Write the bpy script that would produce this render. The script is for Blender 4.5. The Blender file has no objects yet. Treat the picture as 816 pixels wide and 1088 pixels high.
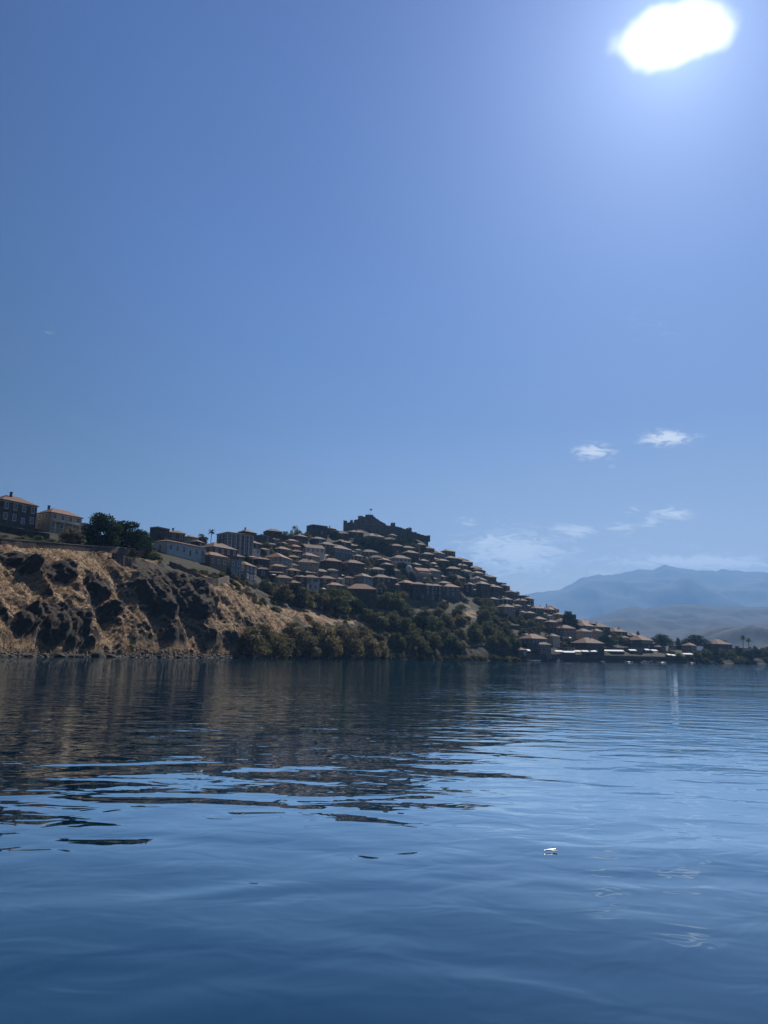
import bpy, math, random
import numpy as np
from mathutils import Matrix, Vector

random.seed(7)
rng = np.random.default_rng(7)
SC = bpy.context.scene
COL = SC.collection
R = math.radians

# ------------------------------------------------------------------ camera
F_PX = 800.0            # focal length in pixels of the 816x1088 photograph
CAM_H = 1.4
PITCH = math.atan(153.2 / F_PX)
ROLL = R(0.95)
_f = np.array([0, math.cos(PITCH), math.sin(PITCH)])
_r0 = np.array([1.0, 0, 0]); _u0 = np.array([0, -math.sin(PITCH), math.cos(PITCH)])
_r = _r0 * math.cos(ROLL) + _u0 * math.sin(ROLL)
_u = -_r0 * math.sin(ROLL) + _u0 * math.cos(ROLL)

def ray(px, py):
    """(u, e): horizontal tangent X/Y and vertical tangent (z-h)/Y of a direction"""
    d = _f * F_PX + _r * (px - 408.0) - _u * (py - 544.0)
    return d[0] / d[1], d[2] / d[1]

def project(x, y, z):
    v = np.array([x, y, z - CAM_H])
    k = F_PX / (v @ _f)
    return 408 + (v @ _r) * k, 544 - (v @ _u) * k

cam_data = bpy.data.cameras.new('camera')
cam_data.sensor_fit = 'VERTICAL'
cam_data.sensor_height = 36.0
cam_data.sensor_width = 27.0
cam_data.lens = 36.0 * F_PX / 1088.0
cam_data.clip_start = 0.1
cam_data.clip_end = 60000
cam = bpy.data.objects.new('camera', cam_data)
COL.objects.link(cam)
M = Matrix(((_r[0], _u[0], -_f[0], 0), (_r[1], _u[1], -_f[1], 0), (_r[2], _u[2], -_f[2], CAM_H), (0, 0, 0, 1)))
cam.matrix_world = M
SC.camera = cam

# ------------------------------------------------------------------ sun direction (as seen in the photograph)
su, se = ray(716, 38)
SUN = Vector((su, 1.0, se)).normalized()
SUN_EL = math.asin(SUN.z)
SUN_AZ = math.atan2(SUN.x, SUN.y)       # clockwise from +Y

# ------------------------------------------------------------------ node helpers
def new_mat(name):
    m = bpy.data.materials.new(name); m.use_nodes = True
    m.node_tree.nodes.clear()
    return m, m.node_tree

class G:
    """small wrapper for building node graphs"""
    def __init__(s, tree): s.t = tree
    def n(s, typ, ins=None, **props):
        nd = s.t.nodes.new(typ)
        for k, v in props.items(): setattr(nd, k, v)
        for k, v in (ins or {}).items(): s.set(nd.inputs[k], v)
        return nd
    def set(s, sock, v):
        if isinstance(v, bpy.types.NodeSocket): s.t.links.new(v, sock)
        elif isinstance(v, bpy.types.Node): s.t.links.new(v.outputs[0], sock)
        else: sock.default_value = v
    def m(s, op, a, b=None, c=None, clamp=False):
        nd = s.t.nodes.new('ShaderNodeMath'); nd.operation = op; nd.use_clamp = clamp
        s.set(nd.inputs[0], a)
        if b is not None: s.set(nd.inputs[1], b)
        if c is not None: s.set(nd.inputs[2], c)
        return nd.outputs[0]
    def v(s, op, a, b=None, scale=None):
        nd = s.t.nodes.new('ShaderNodeVectorMath'); nd.operation = op
        s.set(nd.inputs[0], a)
        if b is not None: s.set(nd.inputs[1], b)
        if scale is not None: s.set(nd.inputs['Scale'], scale)
        return nd.outputs['Value'] if op in ('DOT_PRODUCT', 'LENGTH') else nd.outputs[0]
    def mix(s, f, a, b, blend='MIX'):
        nd = s.t.nodes.new('ShaderNodeMix'); nd.data_type = 'RGBA'; nd.blend_type = blend; nd.clamp_factor = True
        s.set(nd.inputs[0], f); s.set(nd.inputs[6], a); s.set(nd.inputs[7], b)
        return nd.outputs[2]
    def ramp(s, f, stops, interp='LINEAR'):
        nd = s.t.nodes.new('ShaderNodeValToRGB'); nd.color_ramp.interpolation = interp
        cr = nd.color_ramp
        while len(cr.elements) < len(stops): cr.elements.new(0.5)
        for el, (p, c) in zip(cr.elements, stops):
            el.position = p; el.color = c if len(c) == 4 else (*c, 1)
        s.set(nd.inputs[0], f)
        return nd.outputs[0]
    def smooth(s, x, a, b):
        nd = s.t.nodes.new('ShaderNodeMapRange'); nd.interpolation_type = 'SMOOTHSTEP'
        s.set(nd.inputs[0], x); s.set(nd.inputs[1], a); s.set(nd.inputs[2], b)
        return nd.outputs[0]
    def noise(s, vec, scale, detail=3.0, rough=0.5, dim='3D', dist=0.0):
        nd = s.n('ShaderNodeTexNoise', {'Scale': scale, 'Detail': detail, 'Roughness': rough, 'Distortion': dist}, noise_dimensions=dim)
        s.set(nd.inputs['Vector'], vec)
        return nd.outputs[0]

def C4(c): return (c[0], c[1], c[2], 1.0)

# ------------------------------------------------------------------ world
SKY_STRENGTH = 0.06
SUN_STRENGTH = 4.9
EXPOSURE = 0.7
world = bpy.data.worlds.new('World'); SC.world = world; world.use_nodes = True
wt = world.node_tree; wt.nodes.clear(); g = G(wt)
tc = g.n('ShaderNodeTexCoord')
dirv = g.v('NORMALIZE', tc.outputs['Generated'])
sep = g.n('ShaderNodeSeparateXYZ', {0: dirv})
sky = g.n('ShaderNodeTexSky', sky_type='NISHITA', sun_disc=False, sun_elevation=SUN_EL, sun_rotation=SUN_AZ,
          altitude=0.0, air_density=1.0, dust_density=0.6, ozone_density=1.5)
# elevation tint of the clear air (bluer, slightly violet aloft; pale at the horizon)
tint = g.ramp(g.m('ABSOLUTE', sep.outputs[2]), [(0.0, (0.90, 0.70, 0.54)), (0.10, (0.70, 0.60, 0.54)), (0.20, (0.50, 0.50, 0.57)), (0.30, (0.335, 0.42, 0.61)),
                                                (0.45, (0.31, 0.43, 0.72)), (0.70, (0.29, 0.415, 0.77)), (1.0, (0.27, 0.40, 0.77))])
# aureole of the sun, with its lens bloom painted in as a white blob
cosd = g.m('MINIMUM', g.m('MAXIMUM', g.v('DOT_PRODUCT', dirv, tuple(SUN)), -1.0), 1.0)
ang = g.m('ARCCOSINE', cosd)
skyc = g.v('SCALE', g.mix(1.0, sky.outputs[0], tint, 'MULTIPLY'), scale=g.m('SUBTRACT', 1.0, g.m('MULTIPLY', g.smooth(ang, 0.55, 1.05), 0.55)))
def expfall(a, s): return g.m('MULTIPLY', g.m('EXPONENT', g.m('MULTIPLY', ang, -1.0 / s)), a)
halo1 = g.v('SCALE', (0.62, 0.80, 1.0), scale=expfall(8.0, 0.048))
halo2 = g.v('SCALE', (0.62, 0.74, 1.0), scale=expfall(0.9, 0.16))
sx = SUN.cross(Vector((0, 0, 1))).normalized(); sy = sx.cross(SUN).normalized()
tilt = R(-3)
ex = (sx * math.cos(tilt) + sy * math.sin(tilt)); ey = (-sx * math.sin(tilt) + sy * math.cos(tilt))
dx = g.m('DIVIDE', g.v('DOT_PRODUCT', dirv, tuple(ex)), 0.041)
dy = g.m('DIVIDE', g.v('DOT_PRODUCT', dirv, tuple(ey)), 0.0205)
rr = g.m('POWER', g.m('ADD', g.m('POWER', g.m('ABSOLUTE', dx), 1.7), g.m('POWER', g.m('ABSOLUTE', dy), 1.7)), 1 / 1.7)
rr = g.m('MULTIPLY', rr, g.m('ADD', 0.72, g.m('MULTIPLY', g.noise(dirv, 26.0, 2.0, 0.5), 0.56)))
front = g.m('GREATER_THAN', cosd, 0.5)
disc = g.m('MULTIPLY', g.smooth(rr, 1.75, 0.45), front)
core = g.v('SCALE', (1.0, 0.99, 0.97), scale=g.m('MULTIPLY', disc, 26.0))
glow = g.v('ADD', g.v('ADD', halo1, halo2), core)
# a few small clouds, far off and low over the mountains
uu = g.m('DIVIDE', sep.outputs[0], g.m('MAXIMUM', sep.outputs[1], 0.05))
ee = g.m('DIVIDE', sep.outputs[2], g.m('MAXIMUM', sep.outputs[1], 0.05))
uv = g.n('ShaderNodeCombineXYZ', {0: uu, 1: g.m('MULTIPLY', ee, 2.4)}).outputs[0]
cn = g.noise(g.v('MULTIPLY', uv, (0.75, 1.15, 1.0)), 42.0, 8.0, 0.66, '2D', 0.9)
cn2 = g.noise(uv, 9.0, 4.0, 0.55, '2D')
CLOUDS = [(707, 465, 30, 8, 1.0), (630, 480, 22, 9, 0.85), (651, 496, 7, 3, 0.5), (497, 554, 13, 6, 0.75), (608, 565, 30, 8, 0.85),
          (657, 562, 17, 7, 0.75), (692, 555, 16, 8, 0.75), (714, 546, 24, 7, 0.85), (672, 543, 12, 6, 0.5), (664, 534, 9, 4, .35),
          (735, 536, 22, 4, 0.35), (548, 588, 66, 26, 0.95), (520, 575, 28, 10, 0.9), (610, 596, 40, 14, 0.55), (745, 597, 110, 8, 1.0), (640, 608, 60, 9, 0.5), (53, 353, 7, 3.5, 0.35),
          (690, 345, 60, 30, 0.20), (600, 425, 120, 16, 0.18), (460, 460, 40, 10, .16), (770, 500, 90, 18, .2), (500, 520, 90, 14, .18), (690, 580, 130, 10, .3), (300, 500, 120, 14, .12)]
acc = None
for (cx, cy, rx, ry, a) in CLOUDS:
    u0, e0 = ray(cx, cy); u1, e1 = ray(cx + rx, cy); u2, e2 = ray(cx, cy - ry)
    ax = g.m('DIVIDE', g.m('SUBTRACT', uu, u0), abs(u1 - u0) * 1.08); ay = g.m('DIVIDE', g.m('SUBTRACT', ee, e0), abs(e2 - e0) * 1.08)
    d = g.m('ADD', g.m('MULTIPLY', ax, ax), g.m('MULTIPLY', ay, ay))
    w = g.m('MULTIPLY', g.m('EXPONENT', g.m('MULTIPLY', d, -0.9)), a)
    acc = w if acc is None else g.m('MAXIMUM', acc, w)
dens = g.m('MULTIPLY', g.smooth(g.m('ADD', g.m('MULTIPLY', acc, 0.62), g.m('MULTIPLY', g.m('SUBTRACT', cn, 0.52), 1.7)), 0.15, 0.55), g.smooth(acc, 0.02, 0.30))
dens = g.m('MULTIPLY', g.m('MULTIPLY', dens, acc), g.m('GREATER_THAN', sep.outputs[1], 0.05))
dens = g.m('MULTIPLY', dens, 1.15, clamp=True)
total = g.v('ADD', skyc, glow)
total = g.mix(dens, total, (8.6, 8.9, 9.3, 1))
bg = g.n('ShaderNodeBackground', {'Color': total, 'Strength': SKY_STRENGTH})
g.n('ShaderNodeOutputWorld', {'Surface': bg.outputs[0]})

sl = bpy.data.lights.new('sun', 'SUN'); sl.energy = SUN_STRENGTH; sl.angle = R(0.5); sl.color = (1.0, 0.93, 0.84)
so = bpy.data.objects.new('sun', sl); COL.objects.link(so)
so.rotation_euler = (-SUN).to_track_quat('-Z', 'Y').to_euler()

SC.view_settings.view_transform = 'Standard'
SC.view_settings.look = 'None'
SC.view_settings.gamma = 1.0
SC.view_settings.use_curve_mapping = False
SC.view_settings.exposure = EXPOSURE
SC.render.engine = 'CYCLES'
cy = SC.cycles
cy.use_denoising = True
try: cy.denoiser = 'OPENIMAGEDENOISE'
except Exception: pass
cy.denoising_input_passes = 'RGB_ALBEDO_NORMAL'
cy.max_bounces = 4; cy.diffuse_bounces = 2; cy.glossy_bounces = 2; cy.transmission_bounces = 1; cy.volume_bounces = 0
cy.transparent_max_bounces = 4
cy.caustics_reflective = False; cy.caustics_refractive = False
cy.use_adaptive_sampling = False
cy.sample_clamp_indirect = 6.0

# ------------------------------------------------------------------ numpy noise
_perm = rng.permutation(512).astype(np.int64)
def _h(ix, iy, iz):
    a = _perm[ix & 511]; b = _perm[(a + iy) & 511]; return _perm[(b + iz) & 511]
_grad = rng.normal(size=(512, 3)); _grad /= np.linalg.norm(_grad, axis=1)[:, None]
def pnoise(x, y, z):
    x = np.asarray(x, float); y = np.asarray(y, float); z = np.asarray(z, float)
    x, y, z = np.broadcast_arrays(x, y, z)
    xi = np.floor(x).astype(np.int64); yi = np.floor(y).astype(np.int64); zi = np.floor(z).astype(np.int64)
    xf, yf, zf = x - xi, y - yi, z - zi
    fx, fy, fz = (t * t * t * (t * (t * 6 - 15) + 10) for t in (xf, yf, zf))
    out = 0
    for a in (0, 1):
        for b in (0, 1):
            for c in (0, 1):
                gr = _grad[_h(xi + a, yi + b, zi + c)]
                dt = gr[..., 0] * (xf - a) + gr[..., 1] * (yf - b) + gr[..., 2] * (zf - c)
                out = out + dt * (fx if a else 1 - fx) * (fy if b else 1 - fy) * (fz if c else 1 - fz)
    return out * 1.6
def fbm(x, y, z, o=4, r=0.5):
    s = 0; a = 1.0; f = 1.0
    for _ in range(o):
        s = s + a * pnoise(x * f, y * f, z * f); a *= r; f *= 2.03
    return s
def ridged(x, y, z, o=4, r=0.5):
    s = 0; a = 1.0; f = 1.0
    for _ in range(o):
        s = s + a * (1 - 2 * np.abs(pnoise(x * f, y * f, z * f))); a *= r; f *= 2.07
    return s
def sstep(x, a, b):
    t = np.clip((x - a) / (b - a), 0, 1); return t * t * (3 - 2 * t)

# ------------------------------------------------------------------ mesh helpers
def mesh_np(name, verts, faces, mats=(), smooth=False, mat_idx=None):
    me = bpy.data.meshes.new(name)
    verts = np.asarray(verts, dtype=np.float32); faces = np.asarray(faces, dtype=np.int32)
    k = faces.shape[1]
    me.vertices.add(len(verts)); me.vertices.foreach_set('co', verts.ravel())
    me.loops.add(faces.size); me.loops.foreach_set('vertex_index', faces.ravel())
    me.polygons.add(len(faces))
    me.polygons.foreach_set('loop_start', np.arange(0, faces.size, k, dtype=np.int32))
    me.polygons.foreach_set('loop_total', np.full(len(faces), k, dtype=np.int32))
    if smooth: me.polygons.foreach_set('use_smooth', np.ones(len(faces), dtype=bool))
    for m in mats: me.materials.append(m)
    if mat_idx is not None: me.polygons.foreach_set('material_index', np.asarray(mat_idx, dtype=np.int32))
    me.update(calc_edges=True)
    return me

class MB:
    """collects boxes, prisms, tubes into one mesh"""
    def __init__(s): s.v = []; s.f = []; s.uv = []
    def poly(s, pts, uvs=None):
        i = len(s.v); s.v.extend([tuple(p) for p in pts]); s.f.append(tuple(range(i, i + len(pts))))
        s.uv.append(uvs if uvs else [(p[0], p[1]) for p in pts])
    def box(s, x0, x1, y0, y1, z0, z1):
        p = [(x0, y0, z0), (x1, y0, z0), (x1, y1, z0), (x0, y1, z0), (x0, y0, z1), (x1, y0, z1), (x1, y1, z1), (x0, y1, z1)]
        i = len(s.v); s.v.extend(p)
        for f in ((3, 2, 1, 0), (4, 5, 6, 7), (0, 1, 5, 4), (1, 2, 6, 5), (2, 3, 7, 6), (3, 0, 4, 7)):
            s.f.append(tuple(i + k for k in f)); s.uv.append([(p[k][0] + p[k][1], p[k][2]) for k in f])
    def hexa(s, b, t):
        """b, t: four bottom and four top corners, counter-clockwise from above"""
        i = len(s.v); s.v.extend([tuple(p) for p in b] + [tuple(p) for p in t])
        for f in ((3, 2, 1, 0), (4, 5, 6, 7), (0, 1, 5, 4), (1, 2, 6, 5), (2, 3, 7, 6), (3, 0, 4, 7)):
            s.f.append(tuple(i + k for k in f)); pp = list(b) + list(t); s.uv.append([(pp[k][0] + pp[k][1], pp[k][2]) for k in f])
    def tube(s, a, b, r0, r1, n=8):
        a = Vector(a); b = Vector(b); d = (b - a).normalized()
        x = d.orthogonal().normalized(); y = d.cross(x)
        i = len(s.v)
        for (c, r) in ((a, r0), (b, r1)):
            for k in range(n):
                t = 2 * math.pi * k / n; s.v.append(tuple(c + x * (r * math.cos(t)) + y * (r * math.sin(t))))
        for k in range(n):
            q = (k + 1) % n; s.f.append((i + k, i + q, i + n + q, i + n + k)); s.uv.append([(0, 0)] * 4)
        s.f.append(tuple(i + k for k in reversed(range(n)))); s.uv.append([(0, 0)] * n)
        s.f.append(tuple(i + n + k for k in range(n))); s.uv.append([(0, 0)] * n)
    def lathe(s, prof, n=12, c=(0, 0)):
        i = len(s.v)
        for (r, z) in prof:
            for k in range(n):
                t = 2 * math.pi * k / n; s.v.append((c[0] + r * math.cos(t), c[1] + r * math.sin(t), z))
        for j in range(len(prof) - 1):
            for k in range(n):
                q = (k + 1) % n
                s.f.append((i + j * n + k, i + j * n + q, i + (j + 1) * n + q, i + (j + 1) * n + k)); s.uv.append([(0, 0)] * 4)
        s.f.append(tuple(i + k for k in reversed(range(n)))); s.uv.append([(0, 0)] * n)
        s.f.append(tuple(i + (len(prof) - 1) * n + k for k in range(n))); s.uv.append([(0, 0)] * n)
    def mesh(s, name, mat, smooth=False):
        me = bpy.data.meshes.new(name); me.from_pydata(s.v, [], s.f)
        uvl = me.uv_layers.new(name='UVMap'); flat = [c for u in s.uv for p in u for c in p]
        uvl.data.foreach_set('uv', flat)
        me.materials.append(mat)
        if smooth: me.polygons.foreach_set('use_smooth', [True] * len(me.polygons))
        me.update()
        return me

def link(name, me, parent=None, loc=(0, 0, 0), rz=0.0):
    o = bpy.data.objects.new(name, me); COL.objects.link(o)
    o.location = loc; o.rotation_euler = (0, 0, rz)
    if parent is not None: o.parent = parent
    return o
def tag(o, label, cat, group=None, kind=None):
    o['label'] = label; o['category'] = cat
    if group: o['group'] = group
    if kind: o['kind'] = kind
    return o
def thing(name, label, cat, loc, rz=0.0, group=None):
    return tag(link(name, None, None, loc, rz), label, cat, group)
def structure(name, me):
    o = link(name, me); o['kind'] = 'structure'; return o

_ORD = {1: 'first', 2: 'second', 3: 'third', 4: 'fourth', 5: 'fifth', 6: 'sixth', 7: 'seventh', 8: 'eighth', 9: 'ninth', 10: 'tenth',
        11: 'eleventh', 12: 'twelfth', 13: 'thirteenth', 14: 'fourteenth', 15: 'fifteenth', 16: 'sixteenth', 17: 'seventeenth', 18: 'eighteenth', 19: 'nineteenth'}
_TENS = {2: 'twent', 3: 'thirt', 4: 'fort', 5: 'fift', 6: 'sixt', 7: 'sevent', 8: 'eight', 9: 'ninet'}
def ordinal(n):
    if n > 99: return 'hundred-and-' + ordinal(n - 100)
    if n in _ORD: return _ORD[n]
    t, u = divmod(n, 10)
    return _TENS[t] + ('ieth' if u == 0 else 'y-' + _ORD[u])

# ------------------------------------------------------------------ materials
def principled(g, color, rough=0.8, normal=None, spec=0.3):
    b = g.n('ShaderNodeBsdfPrincipled', {'Base Color': color, 'Roughness': rough, 'Specular IOR Level': spec})
    if normal is not None: g.set(b.inputs['Normal'], normal)
    g.n('ShaderNodeOutputMaterial', {'Surface': b.outputs[0]})
    return b
def bump(g, h, strength=0.5, dist=0.05):
    return g.n('ShaderNodeBump', {'Height': h, 'Strength': strength, 'Distance': dist}).outputs[0]

def mat_render(name, col, var=0.25, scale=0.7):
    m, t = new_mat(name); g = G(t)
    co = g.n('ShaderNodeTexCoord').outputs['Object']; oi = g.n('ShaderNodeObjectInfo')
    n1 = g.noise(co, scale, 5, 0.65); n2 = g.noise(co, 0.25, 3, 0.5)
    f = g.m('ADD', g.m('MULTIPLY', n1, 0.6), g.m('MULTIPLY', n2, 0.4))
    dark = tuple(c * (1 - var) for c in col); lite = tuple(min(1, c * (1 + var * .5)) for c in col)
    c = g.ramp(f, [(0.3, dark), (0.7, lite)])
    c = g.mix(1.0, c, g.ramp(oi.outputs['Random'], [(0, (0.78, 0.78, 0.80)), (1, (1.08, 1.04, 1.0))]), 'MULTIPLY')
    principled(g, c, 0.9, bump(g, n1, 0.4, 0.03), 0.2)
    return m
def mat_stone(name, a, b, scale=2.2):
    m, t = new_mat(name); g = G(t)
    co = g.n('ShaderNodeTexCoord').outputs['Object']; oi = g.n('ShaderNodeObjectInfo')
    vo = g.n('ShaderNodeTexVoronoi', {'Scale': scale, 'Vector': co}, feature='F1')
    ve = g.n('ShaderNodeTexVoronoi', {'Scale': scale, 'Vector': co}, feature='DISTANCE_TO_EDGE')
    rv = g.n('ShaderNodeSeparateColor', {0: vo.outputs['Color']}).outputs[0]
    n2 = g.noise(co, 0.35, 4, 0.6)
    f = g.m('ADD', g.m('MULTIPLY', rv, 0.6), g.m('MULTIPLY', n2, 0.5))
    c = g.ramp(f, [(0.2, a), (0.85, b)])
    c = g.mix(1.0, c, g.ramp(oi.outputs['Random'], [(0, (0.75, 0.76, 0.80)), (1, (1.1, 1.05, 1.0))]), 'MULTIPLY')
    joint = g.smooth(ve.outputs['Distance'], 0.0, 0.09)
    c = g.mix(joint, C4(tuple(x * 0.55 for x in a)), c)
    principled(g, c, 0.92, bump(g, joint, 0.6, 0.04), 0.2)
    return m
def mat_roof(name, a, b, c3):
    m, t = new_mat(name); g = G(t)
    uvn = g.n('ShaderNodeUVMap'); oi = g.n('ShaderNodeObjectInfo'); co = g.n('ShaderNodeTexCoord').outputs['Object']
    s = g.n('ShaderNodeSeparateXYZ', {0: uvn.outputs[0]})
    wx = g.m('SINE', g.m('MULTIPLY', s.outputs[0], 2 * math.pi / 0.26))
    wy = g.m('FRACT', g.m('DIVIDE', s.outputs[1], 0.38))
    cell = g.n('ShaderNodeTexWhiteNoise', {0: g.n('ShaderNodeCombineXYZ', {0: g.m('FLOOR', g.m('DIVIDE', s.outputs[0], 0.26)), 1: g.m('FLOOR', g.m('DIVIDE', s.outputs[1], 0.38))}).outputs[0]}, noise_dimensions='2D')
    n = g.noise(co, 0.5, 5, 0.65)
    f = g.m('ADD', g.m('MULTIPLY', cell.outputs[0], 0.45), g.m('MULTIPLY', n, 0.6))
    col = g.ramp(f, [(0.2, a), (0.5, b), (0.85, c3)])
    col = g.mix(1.0, col, g.ramp(oi.outputs['Random'], [(0, (0.60, 0.60, 0.62)), (0.35, (1.0, 0.86, 0.78)), (0.7, (0.85, 0.88, 0.92)), (1, (1.30, 1.02, 0.86))]), 'MULTIPLY')
    h = g.m('ADD', g.m('MULTIPLY', wx, 0.5), g.m('MULTIPLY', wy, 0.4))
    principled(g, col, 0.85, bump(g, h, 0.5, 0.04), 0.25)
    return m
def mat_plain(name, col, rough=0.6, spec=0.4, var=0.15, scale=3.0):
    m, t = new_mat(name); g = G(t)
    co = g.n('ShaderNodeTexCoord').outputs['Object']
    n = g.noise(co, scale, 4, 0.6)
    c = g.ramp(n, [(0.3, tuple(x * (1 - var) for x in col)), (0.7, tuple(min(1, x * (1 + var)) for x in col))])
    principled(g, c, rough, None, spec)
    return m
def mat_leaf(name, a, b, c3):
    m, t = new_mat(name); g = G(t)
    co = g.n('ShaderNodeTexCoord').outputs['Object']; oi = g.n('ShaderNodeObjectInfo'); geo = g.n('ShaderNodeNewGeometry')
    f = g.m('ADD', g.m('MULTIPLY', geo.outputs['Random Per Island'], 0.55), g.m('MULTIPLY', g.noise(co, 0.9, 3, 0.5), 0.5))
    col = g.ramp(f, [(0.2, a), (0.55, b), (0.9, c3)])
    col = g.mix(1.0, col, g.ramp(oi.outputs['Random'], [(0, (0.75, 0.8, 0.85)), (1, (1.2, 1.1, 0.9))]), 'MULTIPLY')
    d = g.n('ShaderNodeBsdfDiffuse', {'Color': col}); tr = g.n('ShaderNodeBsdfTranslucent', {'Color': col})
    mx = g.n('ShaderNodeMixShader', {0: 0.38, 1: d.outputs[0], 2: tr.outputs[0]})
    g.n('ShaderNodeOutputMaterial', {'Surface': mx.outputs[0]})
    return m

MAT = {}
MAT['stone'] = mat_stone('stone_wall', (0.07, 0.064, 0.058), (0.17, 0.152, 0.135))
MAT['brownstone'] = mat_stone('brown_stone_wall', (0.09, 0.068, 0.056), (0.19, 0.15, 0.12))
MAT['castle'] = mat_stone('castle_stone', (0.10, 0.095, 0.09), (0.19, 0.175, 0.16), 0.9)
MAT['white'] = mat_render('white_render', (0.74, 0.73, 0.70))
MAT['cream'] = mat_render('cream_render', (0.48, 0.40, 0.30))
MAT['ochre'] = mat_render('ochre_render', (0.36, 0.25, 0.15))
MAT['grey'] = mat_render('grey_render', (0.21, 0.205, 0.20))
MAT['bluegrey'] = mat_render('blue_grey_render', (0.25, 0.29, 0.33))
MAT['pink'] = mat_render('pink_render', (0.32, 0.24, 0.21))
MAT['roof_red'] = mat_roof('orange_tile', (0.085, 0.046, 0.033), (0.148, 0.082, 0.057), (0.20, 0.125, 0.09))
MAT['roof_brown'] = mat_roof('brown_tile', (0.066, 0.042, 0.033), (0.110, 0.072, 0.055), (0.165, 0.115, 0.09))
MAT['roof_grey'] = mat_roof('weathered_tile', (0.070, 0.055, 0.047), (0.115, 0.093, 0.077), (0.18, 0.15, 0.122))
MAT['trim'] = mat_plain('painted_trim', (0.72, 0.70, 0.66), 0.6)
MAT['glass'] = mat_plain('dark_window', (0.022, 0.026, 0.032), 0.15, 0.5)
MAT['shutter'] = mat_plain('shutter_paint', (0.07, 0.045, 0.035), 0.6)
MAT['wood'] = mat_plain('old_wood', (0.10, 0.065, 0.045), 0.8)
MAT['metal'] = mat_plain('dark_metal', (0.06, 0.06, 0.065), 0.5)
MAT['fabric'] = mat_plain('white_canvas', (0.80, 0.79, 0.76), 0.9, 0.1, 0.05)
MAT['paint'] = mat_plain('white_paint', (0.80, 0.80, 0.78), 0.35, 0.5, 0.05)
MAT['bluepaint'] = mat_plain('blue_paint', (0.06, 0.16, 0.32), 0.35, 0.5)
MAT['redpaint'] = mat_plain('red_paint', (0.30, 0.06, 0.04), 0.35, 0.5)
MAT['concrete'] = mat_render('concrete', (0.34, 0.31, 0.27), 0.3, 1.2)
MAT['bark'] = mat_plain('bark', (0.075, 0.055, 0.042), 0.95, 0.1, 0.35, 4)
MAT['pine'] = mat_leaf('pine_leaf', (0.012, 0.022, 0.012), (0.024, 0.042, 0.020), (0.046, 0.070, 0.032))
MAT['green'] = mat_leaf('green_leaf', (0.054, 0.066, 0.030), (0.105, 0.120, 0.056), (0.19, 0.195, 0.10))
MAT['olive'] = mat_leaf('olive_leaf', (0.078, 0.075, 0.042), (0.145, 0.132, 0.076), (0.24, 0.205, 0.12))
MAT['scrub'] = mat_leaf('scrub_leaf', (0.06, 0.054, 0.032), (0.11, 0.092, 0.055), (0.20, 0.155, 0.09))
MAT['rock'] = mat_plain('dark_rock', (0.036, 0.031, 0.028), 0.95, 0.2, 0.5, 1.2)

# ------------------------------------------------------------------ terrain: profiles by bearing
#  column x : shore distance, then (y, distance) of bank middle, bank top, town foot, town middle, crest
TAB = [
 (-260, 118, (640, 133), (584, 150), (573, 165), (560, 185), (553, 210)),
 (-80, 136, (640, 151), (584, 168), (574, 181), (562, 200), (555, 230)),
 (0, 152, (640, 167), (581, 186), (575, 197), (566, 213), (556, 243)),
 (60, 172, (642, 186), (586, 204), (581, 213), (574, 226), (566, 255)),
 (120, 193, (648, 207), (589, 226), (584, 236), (577, 252), (570, 285)),
 (175, 212, (645, 228), (600, 248), (594, 257), (584, 285), (574, 330)),
 (230, 234, (652, 252), (617, 273), (605, 291), (590, 330), (578, 372)),
 (290, 264, (672, 282), (648, 306), (630, 334), (603, 382), (575, 445)),
 (340, 292, (672, 312), (652, 338), (634, 370), (603, 432), (568, 530)),
 (390, 322, (674, 342), (657, 368), (640, 408), (602, 500), (562, 636)),
 (440, 352, (682, 372), (664, 398), (646, 438), (606, 524), (570, 640)),
 (470, 372, (684, 392), (668, 418), (648, 452), (612, 536), (590, 628)),
 (500, 388, (686, 408), (672, 434), (655, 468), (627, 542), (609, 618)),
 (540, 412, (689, 430), (678, 456), (663, 490), (645, 545), (634, 602)),
 (580, 442, (692, 458), (686, 474), (675, 502), (662, 542), (654, 590)),
 (620, 472, (695, 486), (691, 500), (682, 524), (673, 554), (666, 592)),
 (660, 502, (697.5, 514), (694.5, 526), (688, 548), (682, 574), (677, 602)),
 (710, 534, (700, 546), (698, 557), (695, 576), (692, 596), (689, 622)),
 (760, 566, (701.5, 578), (700, 588), (697, 606), (695, 626), (692, 654)),
 (816, 606, (702, 618), (701, 628), (699, 646), (697, 668), (694, 698)),
 (1000, 730, (704, 742), (703, 752), (702, 772), (700, 796), (697, 830)),
 (1250, 820, (707, 832), (706, 842), (705, 862), (703, 886), (700, 920)),
]
UU = np.linspace(ray(-250, 690)[0], ray(1240, 700)[0], 1500)
def _row(us, vals):
    o = np.argsort(us); v = np.interp(UU, np.array(us)[o], np.array(vals)[o])
    k = np.hanning(41); k /= k.sum(); vp = np.pad(v, 20, mode='edge'); return np.convolve(vp, k, 'valid')
rows_Y, rows_z = [], []
ush = [ray(t[0], 697)[0] for t in TAB]
shoreY = _row(ush, [t[1] for t in TAB])
rows_Y += [shoreY - 30, shoreY - 2, shoreY + 1.5]; rows_z += [np.full_like(UU, -2.5), np.full_like(UU, -0.45), np.full_like(UU, 0.55)]
for k in range(2, 7):
    us, Ys, zs = [], [], []
    for t in TAB:
        u_, e_ = ray(t[0], t[k][0]); us.append(u_); Ys.append(t[k][1]); zs.append(CAM_H + e_ * t[k][1])
    rows_Y.append(_row(us, Ys)); rows_z.append(np.maximum(_row(us, zs), 0.8 + 0.1 * k))
rows_Y.append(rows_Y[-1] + 45); rows_z.append(rows_z[-1] * 0.93)
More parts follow.
